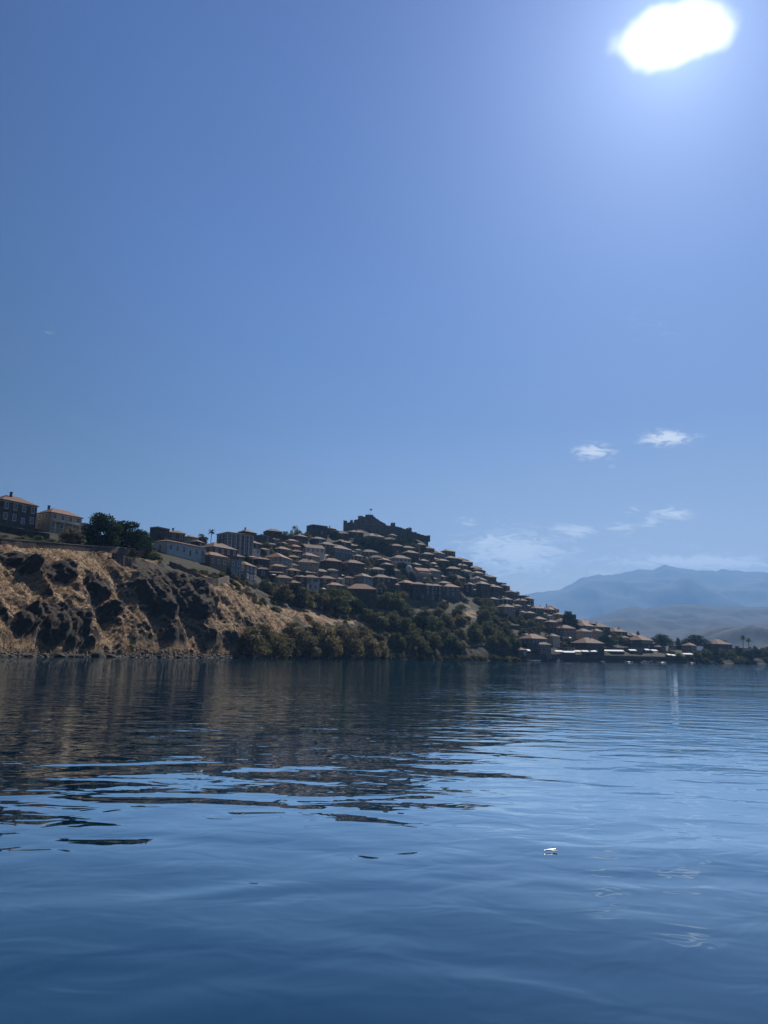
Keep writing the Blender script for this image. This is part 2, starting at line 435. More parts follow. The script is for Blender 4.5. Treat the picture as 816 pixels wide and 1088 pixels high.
rows_Y.append(rows_Y[-1] + 160); rows_z.append(rows_z[-1] * 0.55)
rows_Y.append(rows_Y[-1] + 260); rows_z.append(np.maximum(rows_z[-1] * 0.2, 2.0))
RY = np.array(rows_Y); RZ = np.array(rows_z)              # K x n

def base_profile(u):
    i = np.clip(np.searchsorted(UU, u) - 1, 0, len(UU) - 2); f = (u - UU[i]) / (UU[i + 1] - UU[i])
    return RY[:, i] * (1 - f) + RY[:, i + 1] * f, RZ[:, i] * (1 - f) + RZ[:, i + 1] * f
def ground_z(x, y):
    Y, Z = base_profile(x / y); return float(np.interp(y, Y, Z))
def town_noise(x, y): return 0.0

def hit(px, py, H=0.0, ymin=None):
    """first distance at which something H metres tall standing on the land reaches up to this pixel"""
    u, e = ray(px, py); Y, Z = base_profile(u)
    ys = np.linspace(Y[2] if ymin is None else ymin, Y[7] + 30, 900); zs = np.interp(ys, Y, Z)
    d = CAM_H + e * ys - (zs + H)
    idx = np.where((d[:-1] > 0) & (d[1:] <= 0))[0]
    if len(idx): yy = ys[idx[0]]
    elif (d <= 0).all(): yy = ys[0]
    else: yy = ys[np.argmin(np.abs(d))]
    return u * yy, yy, float(np.interp(yy, Y, Z))

# ---- terrain mesh
segs = [6, 4, 70, 70, 26, 70, 60, 14, 10, 6]
tt = np.concatenate([k + np.linspace(0, 1, n, endpoint=False) for k, n in enumerate(segs)] + [[10.0]])
nu_ = 1300
um = np.linspace(UU[2], UU[-3], nu_)
PX0 = np.array([project(u * 200, 200, 0)[0] for u in um])
GY = np.empty((len(tt), nu_)); GZ = np.empty_like(GY)
kidx = np.arange(RY.shape[0])
ii = np.clip(np.searchsorted(UU, um) - 1, 0, len(UU) - 2); ff = (um - UU[ii]) / (UU[ii + 1] - UU[ii])
Yc = RY[:, ii] * (1 - ff) + RY[:, ii + 1] * ff; Zc = RZ[:, ii] * (1 - ff) + RZ[:, ii + 1] * ff
for j in range(nu_):
    GY[:, j] = np.interp(tt, kidx, Yc[:, j]); GZ[:, j] = np.interp(tt, kidx, Zc[:, j])
GX = um[None, :] * GY
def normals(X, Y, Z):
    P = np.stack([X, Y, Z], -1); a = np.gradient(P, axis=1); b = np.gradient(P, axis=0)
    n = np.cross(a, b); n /= np.linalg.norm(n, axis=-1, keepdims=True) + 1e-9
    n[n[..., 2] < 0] *= -1
    return n
NRM = normals(GX, GY, GZ)
for _ in range(12):
    NRM[1:-1] = (NRM[:-2] + NRM[1:-1] * 2 + NRM[2:]) / 4; NRM[:, 1:-1] = (NRM[:, :-2] + NRM[:, 1:-1] * 2 + NRM[:, 2:]) / 4
NRM /= np.linalg.norm(NRM, axis=-1, keepdims=True)
T = tt[:, None] * np.ones_like(GY); PXG = PX0[None, :] * np.ones_like(GY)
# pixel coordinates of the smooth land
_vx = GX; _vy = GY; _vz = GZ - CAM_H
_k = F_PX / (_vx * _f[0] + _vy * _f[1] + _vz * _f[2])
PIX = 408 + (_vx * _r[0] + _vy * _r[1] + _vz * _r[2]) * _k; PIY = 544 - (_vx * _u[0] + _vy * _u[1] + _vz * _u[2]) * _k
cliff_w = sstep(T, 2.0, 2.5) * (1 - sstep(T, 3.95, 4.15))
top_w = 1 - sstep(T, 3.45, 3.95)
left_w = 1 - sstep(PXG, 235, 330)
nx, ny, nz = GX, GY, GZ
warp = fbm(nx / 9, ny / 9, nz / 9, 3) * 14
ROCKS = [(60, 672, 28, 19), (18, 664, 11, 12), (84, 688, 12, 8), (170, 628, 36, 30), (206, 646, 17, 13), (45, 611, 30, 8), (16, 600, 18, 6), (113, 650, 10, 8), (150, 606, 15, 10), (96, 628, 12, 6), (275, 630, 24, 9), (262, 616, 18, 8), (512, 636, 20, 16), (480, 640, 16, 8), (300, 646, 12, 6), (118, 692, 16, 4)]
rock = np.zeros_like(GY)
for (cx, cy_, rx, ry) in ROCKS:
    d = np.sqrt(((PIX + warp * 0.9 - cx) / rx) ** 2 + ((PIY + warp * 0.7 - cy_) / ry) ** 2)
    rock = np.maximum(rock, 1 - sstep(d, 0.75, 1.12))
rock *= sstep(T, 2.0, 2.2) * (1 - sstep(T, 4.6, 5.0))
spur = ridged((nx * 0.35 + ny * 0.94) / 17, nz / 60, nx * 0.02, 3, 0.5)
big = fbm(nx / 11 + 3, ny / 11, nz / 11, 5, 0.52)
sc_ = nx * 0.35 + ny * 0.94; dn_ = (nx * 0.94 - ny * 0.35) * 0.7 - nz * 0.7
rg = ridged(sc_ / 8.5 + 0.3 * big, dn_ / 22, nz / 16 + 4, 4, 0.5)
fine = fbm(nx / 1.6, ny / 1.6, nz / 1.6, 3, 0.6)
amp = cliff_w * (0.35 + 0.65 * left_w)
disp = amp * (0.3 + 0.7 * top_w) * (2.3 * spur + 0.9 * big + 0.5 * rg + 0.25 * fine) + rock * (0.3 + 0.7 * top_w) * (1.3 + 0.6 * rg + 0.35 * fine)
town_w = sstep(T, 4.1, 4.4)
disp += town_w * (0.25 * fbm(nx / 12, ny / 12, nz / 12, 3))
disp *= sstep(T, 1.6, 2.4)
shore_n = sstep(T, 1.0, 1.5) * (1 - sstep(T, 2.0, 2.5))
GXd = GX + NRM[..., 0] * disp; GYd = GY + NRM[..., 1] * disp; GZd = GZ + NRM[..., 2] * disp + shore_n * 0.2 * fbm(nx / 1.5, ny / 1.5, 0 * nz, 3)
nr, nc = GY.shape
idx = np.arange(nr * nc).reshape(nr, nc)
quads = np.stack([idx[:-1, :-1], idx[:-1, 1:], idx[1:, 1:], idx[1:, :-1]], -1).reshape(-1, 4)
gm = normals(GXd, GYd, GZd)
steep = 1 - gm[..., 2]
rockm = np.clip(rock * 0.95 + cliff_w * sstep(steep + 0.10 * big, 0.50, 0.70), 0, 1)
# scrub cover: thin on the dry left cliff, dense on the bank further right and among the houses
scr = sstep(fbm(nx / 14 + 9, ny / 14, nz / 14, 4) + (PXG - 300) / 170, 0.05, 0.5) * cliff_w
dryp = np.zeros_like(GY)
for (cx, cy_, rx, ry) in [(345, 660, 30, 9), (377, 655, 14, 9), (500, 651, 6, 5), (300, 655, 10, 8), (262, 600, 22, 6), (240, 640, 30, 26), (395, 692, 20, 6), (545, 652, 8, 4), (432, 651, 5, 4), (458, 655, 6, 4)]:
    d = np.sqrt(((PIX + warp * 0.5 - cx) / rx) ** 2 + ((PIY + warp * 0.4 - cy_) / ry) ** 2); dryp = np.maximum(dryp, 1 - sstep(d, 0.7, 1.15))
scr = np.clip(np.maximum(np.maximum(scr, town_w * 1.1), sstep(T, 1.2, 1.8) * sstep(PXG, 300, 420) * 1.1) - dryp, 0, 1); rockm = np.clip(rockm - 0.7 * dryp, 0, 1)

def mat_land():
    m, t = new_mat('headland_ground'); g = G(t)
    geo = g.n('ShaderNodeNewGeometry'); P = geo.outputs['Position']
    rk = g.n('ShaderNodeAttribute', attribute_name='rock').outputs['Fac']; sc_ = g.n('ShaderNodeAttribute', attribute_name='scrub').outputs['Fac']
    n1 = g.noise(P, 0.9, 6, 0.65); n2 = g.noise(P, 0.16, 4, 0.55); n3 = g.noise(P, 3.5, 4, 0.6)
    grass = g.ramp(g.m('ADD', g.m('MULTIPLY', n1, 0.6), g.m('MULTIPLY', n3, 0.4)), [(0.28, (0.10, 0.066, 0.039)), (0.5, (0.245, 0.172, 0.104)), (0.74, (0.40, 0.30, 0.195))])
    grass = g.mix(g.smooth(n2, 0.42, 0.62), grass, g.mix(1.0, grass, (0.72, 0.64, 0.58, 1), 'MULTIPLY'))
    rockc = g.ramp(g.m('ADD', g.m('MULTIPLY', n1, 0.7), g.m('MULTIPLY', n3, 0.3)), [(0.3, (0.018, 0.015, 0.013)), (0.55, (0.055, 0.043, 0.034)), (0.8, (0.12, 0.092, 0.07))])
    scrub = g.ramp(g.m('ADD', g.m('MULTIPLY', n1, 0.5), g.m('MULTIPLY', n3, 0.5)), [(0.3, (0.014, 0.017, 0.011)), (0.55, (0.030, 0.030, 0.019)), (0.8, (0.070, 0.058, 0.037))])
    fr = g.smooth(g.m('ADD', rk, g.m('MULTIPLY', g.m('SUBTRACT', n1, 0.5), 0.9)), 0.35, 0.6)
    fs = g.smooth(g.m('ADD', sc_, g.m('MULTIPLY', g.m('SUBTRACT', n1, 0.5), 0.9)), 0.35, 0.65)
    col = g.mix(fs, grass, scrub); col = g.mix(fr, col, rockc)
    wet = g.smooth(g.n('ShaderNodeSeparateXYZ', {0: P}).outputs[2], 2.6, 0.6)
    col = g.mix(g.m('MULTIPLY', wet, 0.85), col, (0.035, 0.03, 0.027, 1))
    hh = g.m('ADD', n1, g.m('MULTIPLY', n3, 0.35))
    principled(g, col, 0.95, bump(g, hh, 1.0, 0.55), 0.15)
    return m
me = mesh_np('headland', np.stack([GXd, GYd, GZd], -1).reshape(-1, 3), quads, [mat_land()], smooth=True)
for nm, arr in (('rock', rockm), ('scrub', scr)):
    at = me.attributes.new(nm, 'FLOAT', 'POINT'); at.data.foreach_set('value', arr.astype(np.float32).ravel())
structure('headland', me)

# ------------------------------------------------------------------ distant mountains, hills and the plain between
def ridge_mesh(name, pts, Y, depth_front, depth_back, base_z, rough, mat, nu=640, nt=111, u_lo=-0.9, u_hi=1.3):
    us = np.array([ray(*p)[0] for p in pts]); zs = np.array([CAM_H + ray(*p)[1] * Y for p in pts])
    o = np.argsort(us); u = np.linspace(u_lo, u_hi, nu); H = np.interp(u, us[o], zs[o])
    t = np.linspace(-1, 1, nt)
    UUm, TT = np.meshgrid(u, t)
    Yg = np.where(TT < 0, Y + TT * depth_front, Y + TT * depth_back); Xg = UUm * Y * (0.4 + 0.6 * Yg / Y)
    prof = np.where(TT < 0, (1 + TT) ** 1.25, (1 - TT) ** 1.1)
    s = 1.0 / (depth_front * 0.38)
    rn = ridged(Xg * s, Yg * s * 0.8, 0 * Xg + 2.2, 5, 0.5)
    env = np.sin(np.clip(prof, 0, 1) * math.pi) ** 0.8
    Z = base_z + (H[None, :] - base_z) * np.clip(prof * (1 + 0.0 * rn) + env * rough * (rn - 0.4), 0, 0.985 + 0 * prof)
    Z = np.where(TT < 0, np.minimum(Z, base_z + (H[None, :] - base_z) * (Yg / Y) * 0.965), Z)
    crag = 1 + 0.022 * fbm(u * 60, 0 * u + 3.3, 0 * u, 3) * (H > base_z + 30)
    Z = np.where(np.abs(TT) < 1e-6, (H * crag)[None, :], Z)
    n_, m_ = Z.shape; ix = np.arange(n_ * m_).reshape(n_, m_)
    q = np.stack([ix[:-1, :-1], ix[:-1, 1:], ix[1:, 1:], ix[1:, :-1]], -1).reshape(-1, 4)
    return structure(name, mesh_np(name, np.stack([Xg, Yg, Z], -1).reshape(-1, 3), q, [mat], smooth=True))
def mat_hill(name, a, b, c3, s):
    m, t = new_mat(name); g = G(t); P = g.n('ShaderNodeNewGeometry').outputs['Position']
    n1 = g.noise(P, s, 7, 0.62); n2 = g.noise(P, s * 9, 4, 0.6)
    f = g.m('ADD', g.m('MULTIPLY', n1, 0.65), g.m('MULTIPLY', n2, 0.4))
    principled(g, g.ramp(f, [(0.35, a), (0.52, b), (0.72, c3)]), 0.95, None, 0.1)
    return m
HB = mat_hill('mountain_scrub', (0.010, 0.014, 0.013), (0.020, 0.024, 0.022), (0.038, 0.038, 0.032), 0.0016)
HC = mat_hill('hill_fields', (0.005, 0.008, 0.009), (0.010, 0.013, 0.015), (0.024, 0.024, 0.024), 0.006)
ridge_mesh('mountains', [(-300, 640), (300, 640), (480, 640), (540, 636), (564, 631), (576, 630), (598, 625), (620, 613), (634, 611), (653, 611), (668, 608), (681, 605), (692, 606), (706, 599.5), (716, 601.5), (727, 604.5),
                         (743, 607.5), (764, 605.5), (784, 606.5), (816, 608.5), (900, 610), (1000, 622), (1200, 640)], 10500, 4600, 2000, 4, 0.13, HB)
ridge_mesh('foothills', [(-300, 670), (480, 674), (560, 668), (600, 663), (634, 654), (655, 649), (673, 644.5), (686, 647), (703, 643), (720, 641.5), (757, 644), (816, 645), (900, 640), (1200, 655)],
           5200, 2800, 1200, 3, 0.28, HC)
ridge_mesh('low_hills', [(-300, 690), (600, 690), (690, 687), (730, 676), (748, 668), (760, 664.5), (774, 664), (800, 667), (830, 663), (900, 668), (1200, 680)], 2700, 900, 600, 3, 0.45, HC, nu=380, nt=81)
ridge_mesh('coastal_plain', [(-300, 699), (600, 700), (700, 700), (816, 701), (1200, 703)], 1500, 600, 400, 1.6, 0.3, HC, nu=200, nt=51)

# ------------------------------------------------------------------ sea
def mat_sea():
    m, t = new_mat('sea_water'); g = G(t)
    P = g.n('ShaderNodeNewGeometry').outputs['Position']
    EPS = 0.03
    patch = g.smooth(g.noise(P, 0.045, 3, 0.5), 0.35, 0.68)
    def height(off):
        p = g.v('ADD', P, off)
        pa = g.v('MULTIPLY', p, (0.72, 1.25, 0.0)); pb = g.v('MULTIPLY', p, (1.9, 3.2, 0.0)); pc = g.v('MULTIPLY', p, (0.10, 0.17, 0.0))
        a = g.noise(pa, 1.0, 1.0, 0.4, '2D', 0.35); b = g.noise(pb, 1.0, 2.0, 0.5, '2D', 0.4); c = g.noise(pc, 1.0, 1.0, 0.4, '2D')
        h = g.m('ADD', g.m('MULTIPLY', a, 0.0215), g.m('MULTIPLY', c, 0.050))
        return g.m('ADD', h, g.m('MULTIPLY', b, g.m('ADD', 0.0040, g.m('MULTIPLY', patch, 0.0105))))
    h0 = height((0, 0, 0)); hx = height((EPS, 0, 0)); hy = height((0, EPS, 0))
    sxn = g.m('DIVIDE', g.m('SUBTRACT', h0, hx), EPS); syn = g.m('DIVIDE', g.m('SUBTRACT', h0, hy), EPS)
    nrm = g.v('NORMALIZE', g.n('ShaderNodeCombineXYZ', {0: sxn, 1: syn, 2: 1.0}).outputs[0])
    fres = g.n('ShaderNodeFresnel', {'IOR': 1.333, 'Normal': nrm})
    body = g.n('ShaderNodeBsdfDiffuse', {'Color': (0.0001, 0.020, 0.050, 1)})
    gl = g.n('ShaderNodeBsdfGlossy', {'Color': (0.84, 0.96, 1.0, 1), 'Roughness': 0.015, 'Normal': nrm})
    mx = g.n('ShaderNodeMixShader', {0: g.m('MINIMUM', g.m('MAXIMUM', g.m('SUBTRACT', g.m('MULTIPLY', fres.outputs[0], 2.75), 0.10), 0.02), 0.84), 1: body.outputs[0], 2: gl.outputs[0]})
    g.n('ShaderNodeOutputMaterial', {'Surface': mx.outputs[0]})
    return m
sv = [(-12800, -600, 0), (12800, -600, 0), (12800, 12800, 0), (-12800, 12800, 0)]
structure('sea', mesh_np('sea', sv, [(0, 1, 2, 3)], [mat_sea()]))


# ------------------------------------------------------------------ buildings
def join(parts, name, smooth=False):
    """parts: list of (MB, material); one mesh with several materials"""
    v, f, uv, mi = [], [], [], []; mats = []
    for mb, mt in parts:
        o = len(v); v += mb.v; f += [tuple(i + o for i in q) for q in mb.f]; uv += mb.uv
        if mt not in mats: mats.append(mt)
        mi += [mats.index(mt)] * len(mb.f)
    me = bpy.data.meshes.new(name); me.from_pydata(v, [], f)
    ul = me.uv_layers.new(name='UVMap'); ul.data.foreach_set('uv', [c for u in uv for p in u for c in p])
    for mt in mats: me.materials.append(mt)
    me.polygons.foreach_set('material_index', mi)
    if smooth: me.polygons.foreach_set('use_smooth', [True] * len(me.polygons))
    me.update(); return me

_wcache = {}
def window_mesh(w, h, trim, shut):
    key = (round(w, 2), round(h, 2), trim, shut)
    if key not in _wcache:
        p = MB(); p.box(-w / 2, w / 2, -0.025, 0.05, 0, h)
        fr = MB(); t = 0.16
        for (x0, x1, z0, z1) in ((-w / 2 - t, -w / 2, -t, h + t), (w / 2, w / 2 + t, -t, h + t), (-w / 2, w / 2, h, h + t), (-w / 2, w / 2, -t, 0)):
            fr.box(x0, x1, -0.07, 0.04, z0, z1)
        fr.box(-0.03, 0.03, -0.04, 0.02, 0, h); fr.box(-w / 2, w / 2, -0.041, 0.02, h * .6, h * .6 + .05)
        fr.box(-w / 2 - .25, w / 2 + .25, -0.16, 0.03, -t - .08, -t)
        sh = MB()
        if shut:
            for sgn in (-1, 1):
                x = sgn * (w / 2 + t + 0.27); sh.box(x - .24, x + .24, -0.10, -0.03, 0.0, h)
        _wcache[key] = (p.mesh('window', MAT['glass']), join([(fr, MAT[trim])] + ([(sh, MAT['shutter'])] if shut else []), 'frame'),
                        join([(p, MAT['glass']), (fr, MAT[trim])] + ([(sh, MAT['shutter'])] if shut else []), 'window'))
    return _wcache[key]
_dcache = {}
def door_mesh(col):
    if col not in _dcache:
        p = MB(); p.box(-.5, .5, -.03, .04, 0, 2.1)
        f = MB()
        for (x0, x1, z0, z1) in ((-.65, -.5, 0, 2.25), (.5, .65, 0, 2.25), (-.5, .5, 2.1, 2.25)): f.box(x0, x1, -.08, .03, z0, z1)
        _dcache[col] = join([(p, MAT[col]), (f, MAT['trim'])], 'door')
    return _dcache[col]

def hip_roof(W, D, H, rise, ov=0.45, th=0.16, gable=False):
    """pitched roof over a W x D plan, eaves at height H"""
    m = MB(); a, b = W / 2 + ov, D / 2 + ov; z0 = H - 0.06; z1 = z0 + th
    e = [(-a, -b), (a, -b), (a, b), (-a, b)]
    if a >= b: rl = (a - b * 0.92) if not gable else a; r1, r2 = (-max(rl, 0.25), 0), (max(rl, 0.25), 0)
    else: rl = (b - a * 0.92) if not gable else b; r1, r2 = (0, -max(rl, .25)), (0, max(rl, .25))
    zt = z1 + rise
    def P(q, z): return (q[0], q[1], z)
    def slope(pts):
        p0, p1 = Vector(pts[0]), Vector(pts[1]); ux = (p1 - p0).normalized()
        n = (p1 - p0).cross(Vector(pts[2]) - p0).normalized(); vy = n.cross(ux)
        m.poly(pts, [((Vector(p) - p0).dot(ux), (Vector(p) - p0).dot(vy)) for p in pts])
    if a >= b:
        slope([P(e[0], z1), P(e[1], z1), P(r2, zt), P(r1, zt)]); slope([P(e[2], z1), P(e[3], z1), P(r1, zt), P(r2, zt)])
        slope([P(e[1], z1), P(e[2], z1), P(r2, zt)]); slope([P(e[3], z1), P(e[0], z1), P(r1, zt)])
    else:
        slope([P(e[1], z1), P(e[2], z1), P(r2, zt), P(r1, zt)]); slope([P(e[3], z1), P(e[0], z1), P(r1, zt), P(r2, zt)])
        slope([P(e[0], z1), P(e[1], z1), P(r1, zt)]); slope([P(e[2], z1), P(e[3], z1), P(r2, zt)])
    for k in range(4):
        q = (k + 1) % 4; m.poly([P(e[k], z0), P(e[q], z0), P(e[q], z1), P(e[k], z1)], [(0, 0)] * 4)
    m.poly([P(e[3], z0), P(e[2], z0), P(e[1], z0), P(e[0], z0)], [(0, 0)] * 4)
    return m

WN = {'stone': 'grey stone', 'brownstone': 'brown stone', 'white': 'white', 'cream': 'cream', 'ochre': 'ochre', 'grey': 'grey', 'bluegrey': 'blue-grey', 'pink': 'pinkish'}
RN = {'roof_red': 'orange', 'roof_brown': 'brown', 'roof_grey': 'weathered'}
SN = {1: 'one-storey', 2: 'two-storey', 3: 'three-storey', 4: 'four-storey'}

def house(loc, rz, W, D, st, wall, roof, rtype='hip', near=False, chimney=None, wmax=12, base=4.0, win=(0.95, 1.5), gap=2.5, shut=None, sthei=2.95, sides=('f', 'l', 'r'), door=True, ro=None, name='house', pitch=0.58):
    ro = ro or random
    root = link(name, None, None, loc, rz)
    H = st * sthei
    m = MB(); m.box(-W / 2, W / 2, -D / 2, D / 2, -base, H)
    if rtype == 'flat':
        pass
    wo = link('wall', m.mesh('wall', MAT[wall]), root)
    if near:
        m = MB(); m.box(-W / 2 - .05, W / 2 + .05, -D / 2 - .05, D / 2 + .05, H - .42, H - .2); link('cornice', m.mesh('cornice', MAT['trim']), wo)
    if rtype == 'flat':
        m = MB(); t = .22
        m.box(-W / 2 - .12, W / 2 + .12, -D / 2 - .12, D / 2 + .12, H + .003, H + .16)
        for (x0, x1, y0, y1) in ((-W / 2 - .06, W / 2 + .06, -D / 2 - .06, -D / 2 + t), (-W / 2 - .06, W / 2 + .06, D / 2 - t, D / 2 + .06), (-W / 2 - .06, -W / 2 + t, -D / 2 + t, D / 2 - t), (W / 2 - t, W / 2 + .06, -D / 2 + t, D / 2 - t)):
            m.box(x0, x1, y0, y1, H + .16, H + .5)
        rf = link('roof', m.mesh('roof', MAT['concrete']), root); rise = .5
    else:
        rise = pitch * min(W, D) / 2 * (1.0 if rtype != 'gable' else 1.05)
        if rtype == 'gable':
            a, b = W / 2 - .003, D / 2 - .003; g1 = H + rise * .96
            for q in (-1, 1):
                mm = MB()
                if W >= D: mm.hexa([(q * a - .06, -b, H), (q * a + .06, -b, H), (q * a + .06, b, H), (q * a - .06, b, H)], [(q * a - .06, -.05, g1), (q * a + .06, -.05, g1), (q * a + .06, .05, g1), (q * a - .06, .05, g1)])
                else: mm.hexa([(-a, q * b - .06, H), (a, q * b - .06, H), (a, q * b + .06, H), (-a, q * b + .06, H)], [(-.05, q * b - .06, g1), (.05, q * b - .06, g1), (.05, q * b + .06, g1), (-.05, q * b + .06, g1)])
                link('gable', mm.mesh('gable', MAT[wall]), wo)
        rf = link('roof', hip_roof(W, D, H, rise, gable=rtype == 'gable', ov=.45 if near else .4).mesh('roof', MAT[roof]), root)
    if chimney if chimney is not None else ro.random() < .35:
        m = MB(); cx_, cy_ = ro.uniform(-.3, .3) * W, ro.uniform(-.2, .3) * D
        m.box(cx_ - .3, cx_ + .3, cy_ - .3, cy_ + .3, H + .1, H + rise + .9); m.box(cx_ - .4, cx_ + .4, cy_ - .4, cy_ + .4, H + rise + .9, H + rise + 1.05)
        link('chimney', m.mesh('chimney', MAT['stone']), rf)
    trim = 'trim' if (near or wall in ('white', 'cream', 'pink', 'bluegrey', 'grey') or ro.random() < .4) else 'wood'
    sh = ro.random() < .3 if shut is None else shut
    wp, wf, wb = window_mesh(win[0], win[1], trim, sh)
    spots = []
    for side in sides:
        L = W if side == 'f' else D
        n = max(1, int((L - 1.0) / gap))
        for k in range(n):
            q = -L / 2 + (k + .5) * L / n
            for s in range(st):
                z = s * sthei + .95
                if side == 'f': spots.append((s, (q, -D / 2, z), 0.0, k == n // 2 and s == 0))
                elif side == 'l': spots.append((s, (-W / 2, -q, z), -math.pi / 2, False))
                else: spots.append((s, (W / 2, q, z), math.pi / 2, False))
    if door:
        for sp in spots:
            if sp[3]:
                link('door', door_mesh(ro.choice(['wood', 'shutter', 'bluepaint'])), root, (sp[1][0], sp[1][1], 0.02)); break
        spots = [sp for sp in spots if not sp[3]]
    if len(spots) > wmax:
        spots.sort(key=lambda sp: (-sp[0], sp[2] != 0)); spots = spots[:wmax]
    for (s, p, r, _) in spots:
        if near:
            w_ = link('window', wp, root, p, r); link('frame', wf, w_)
        else: link('window', wb, root, p, r)
    root['_h'] = H + rise
    del root['_h']
    return root, H, rise

def yaw_at(px):
    return R(float(np.interp(px, [0, 180, 260, 330, 400, 470, 560, 700, 816], [60, 58, 50, 38, 30, 34, 42, 40, 40])))

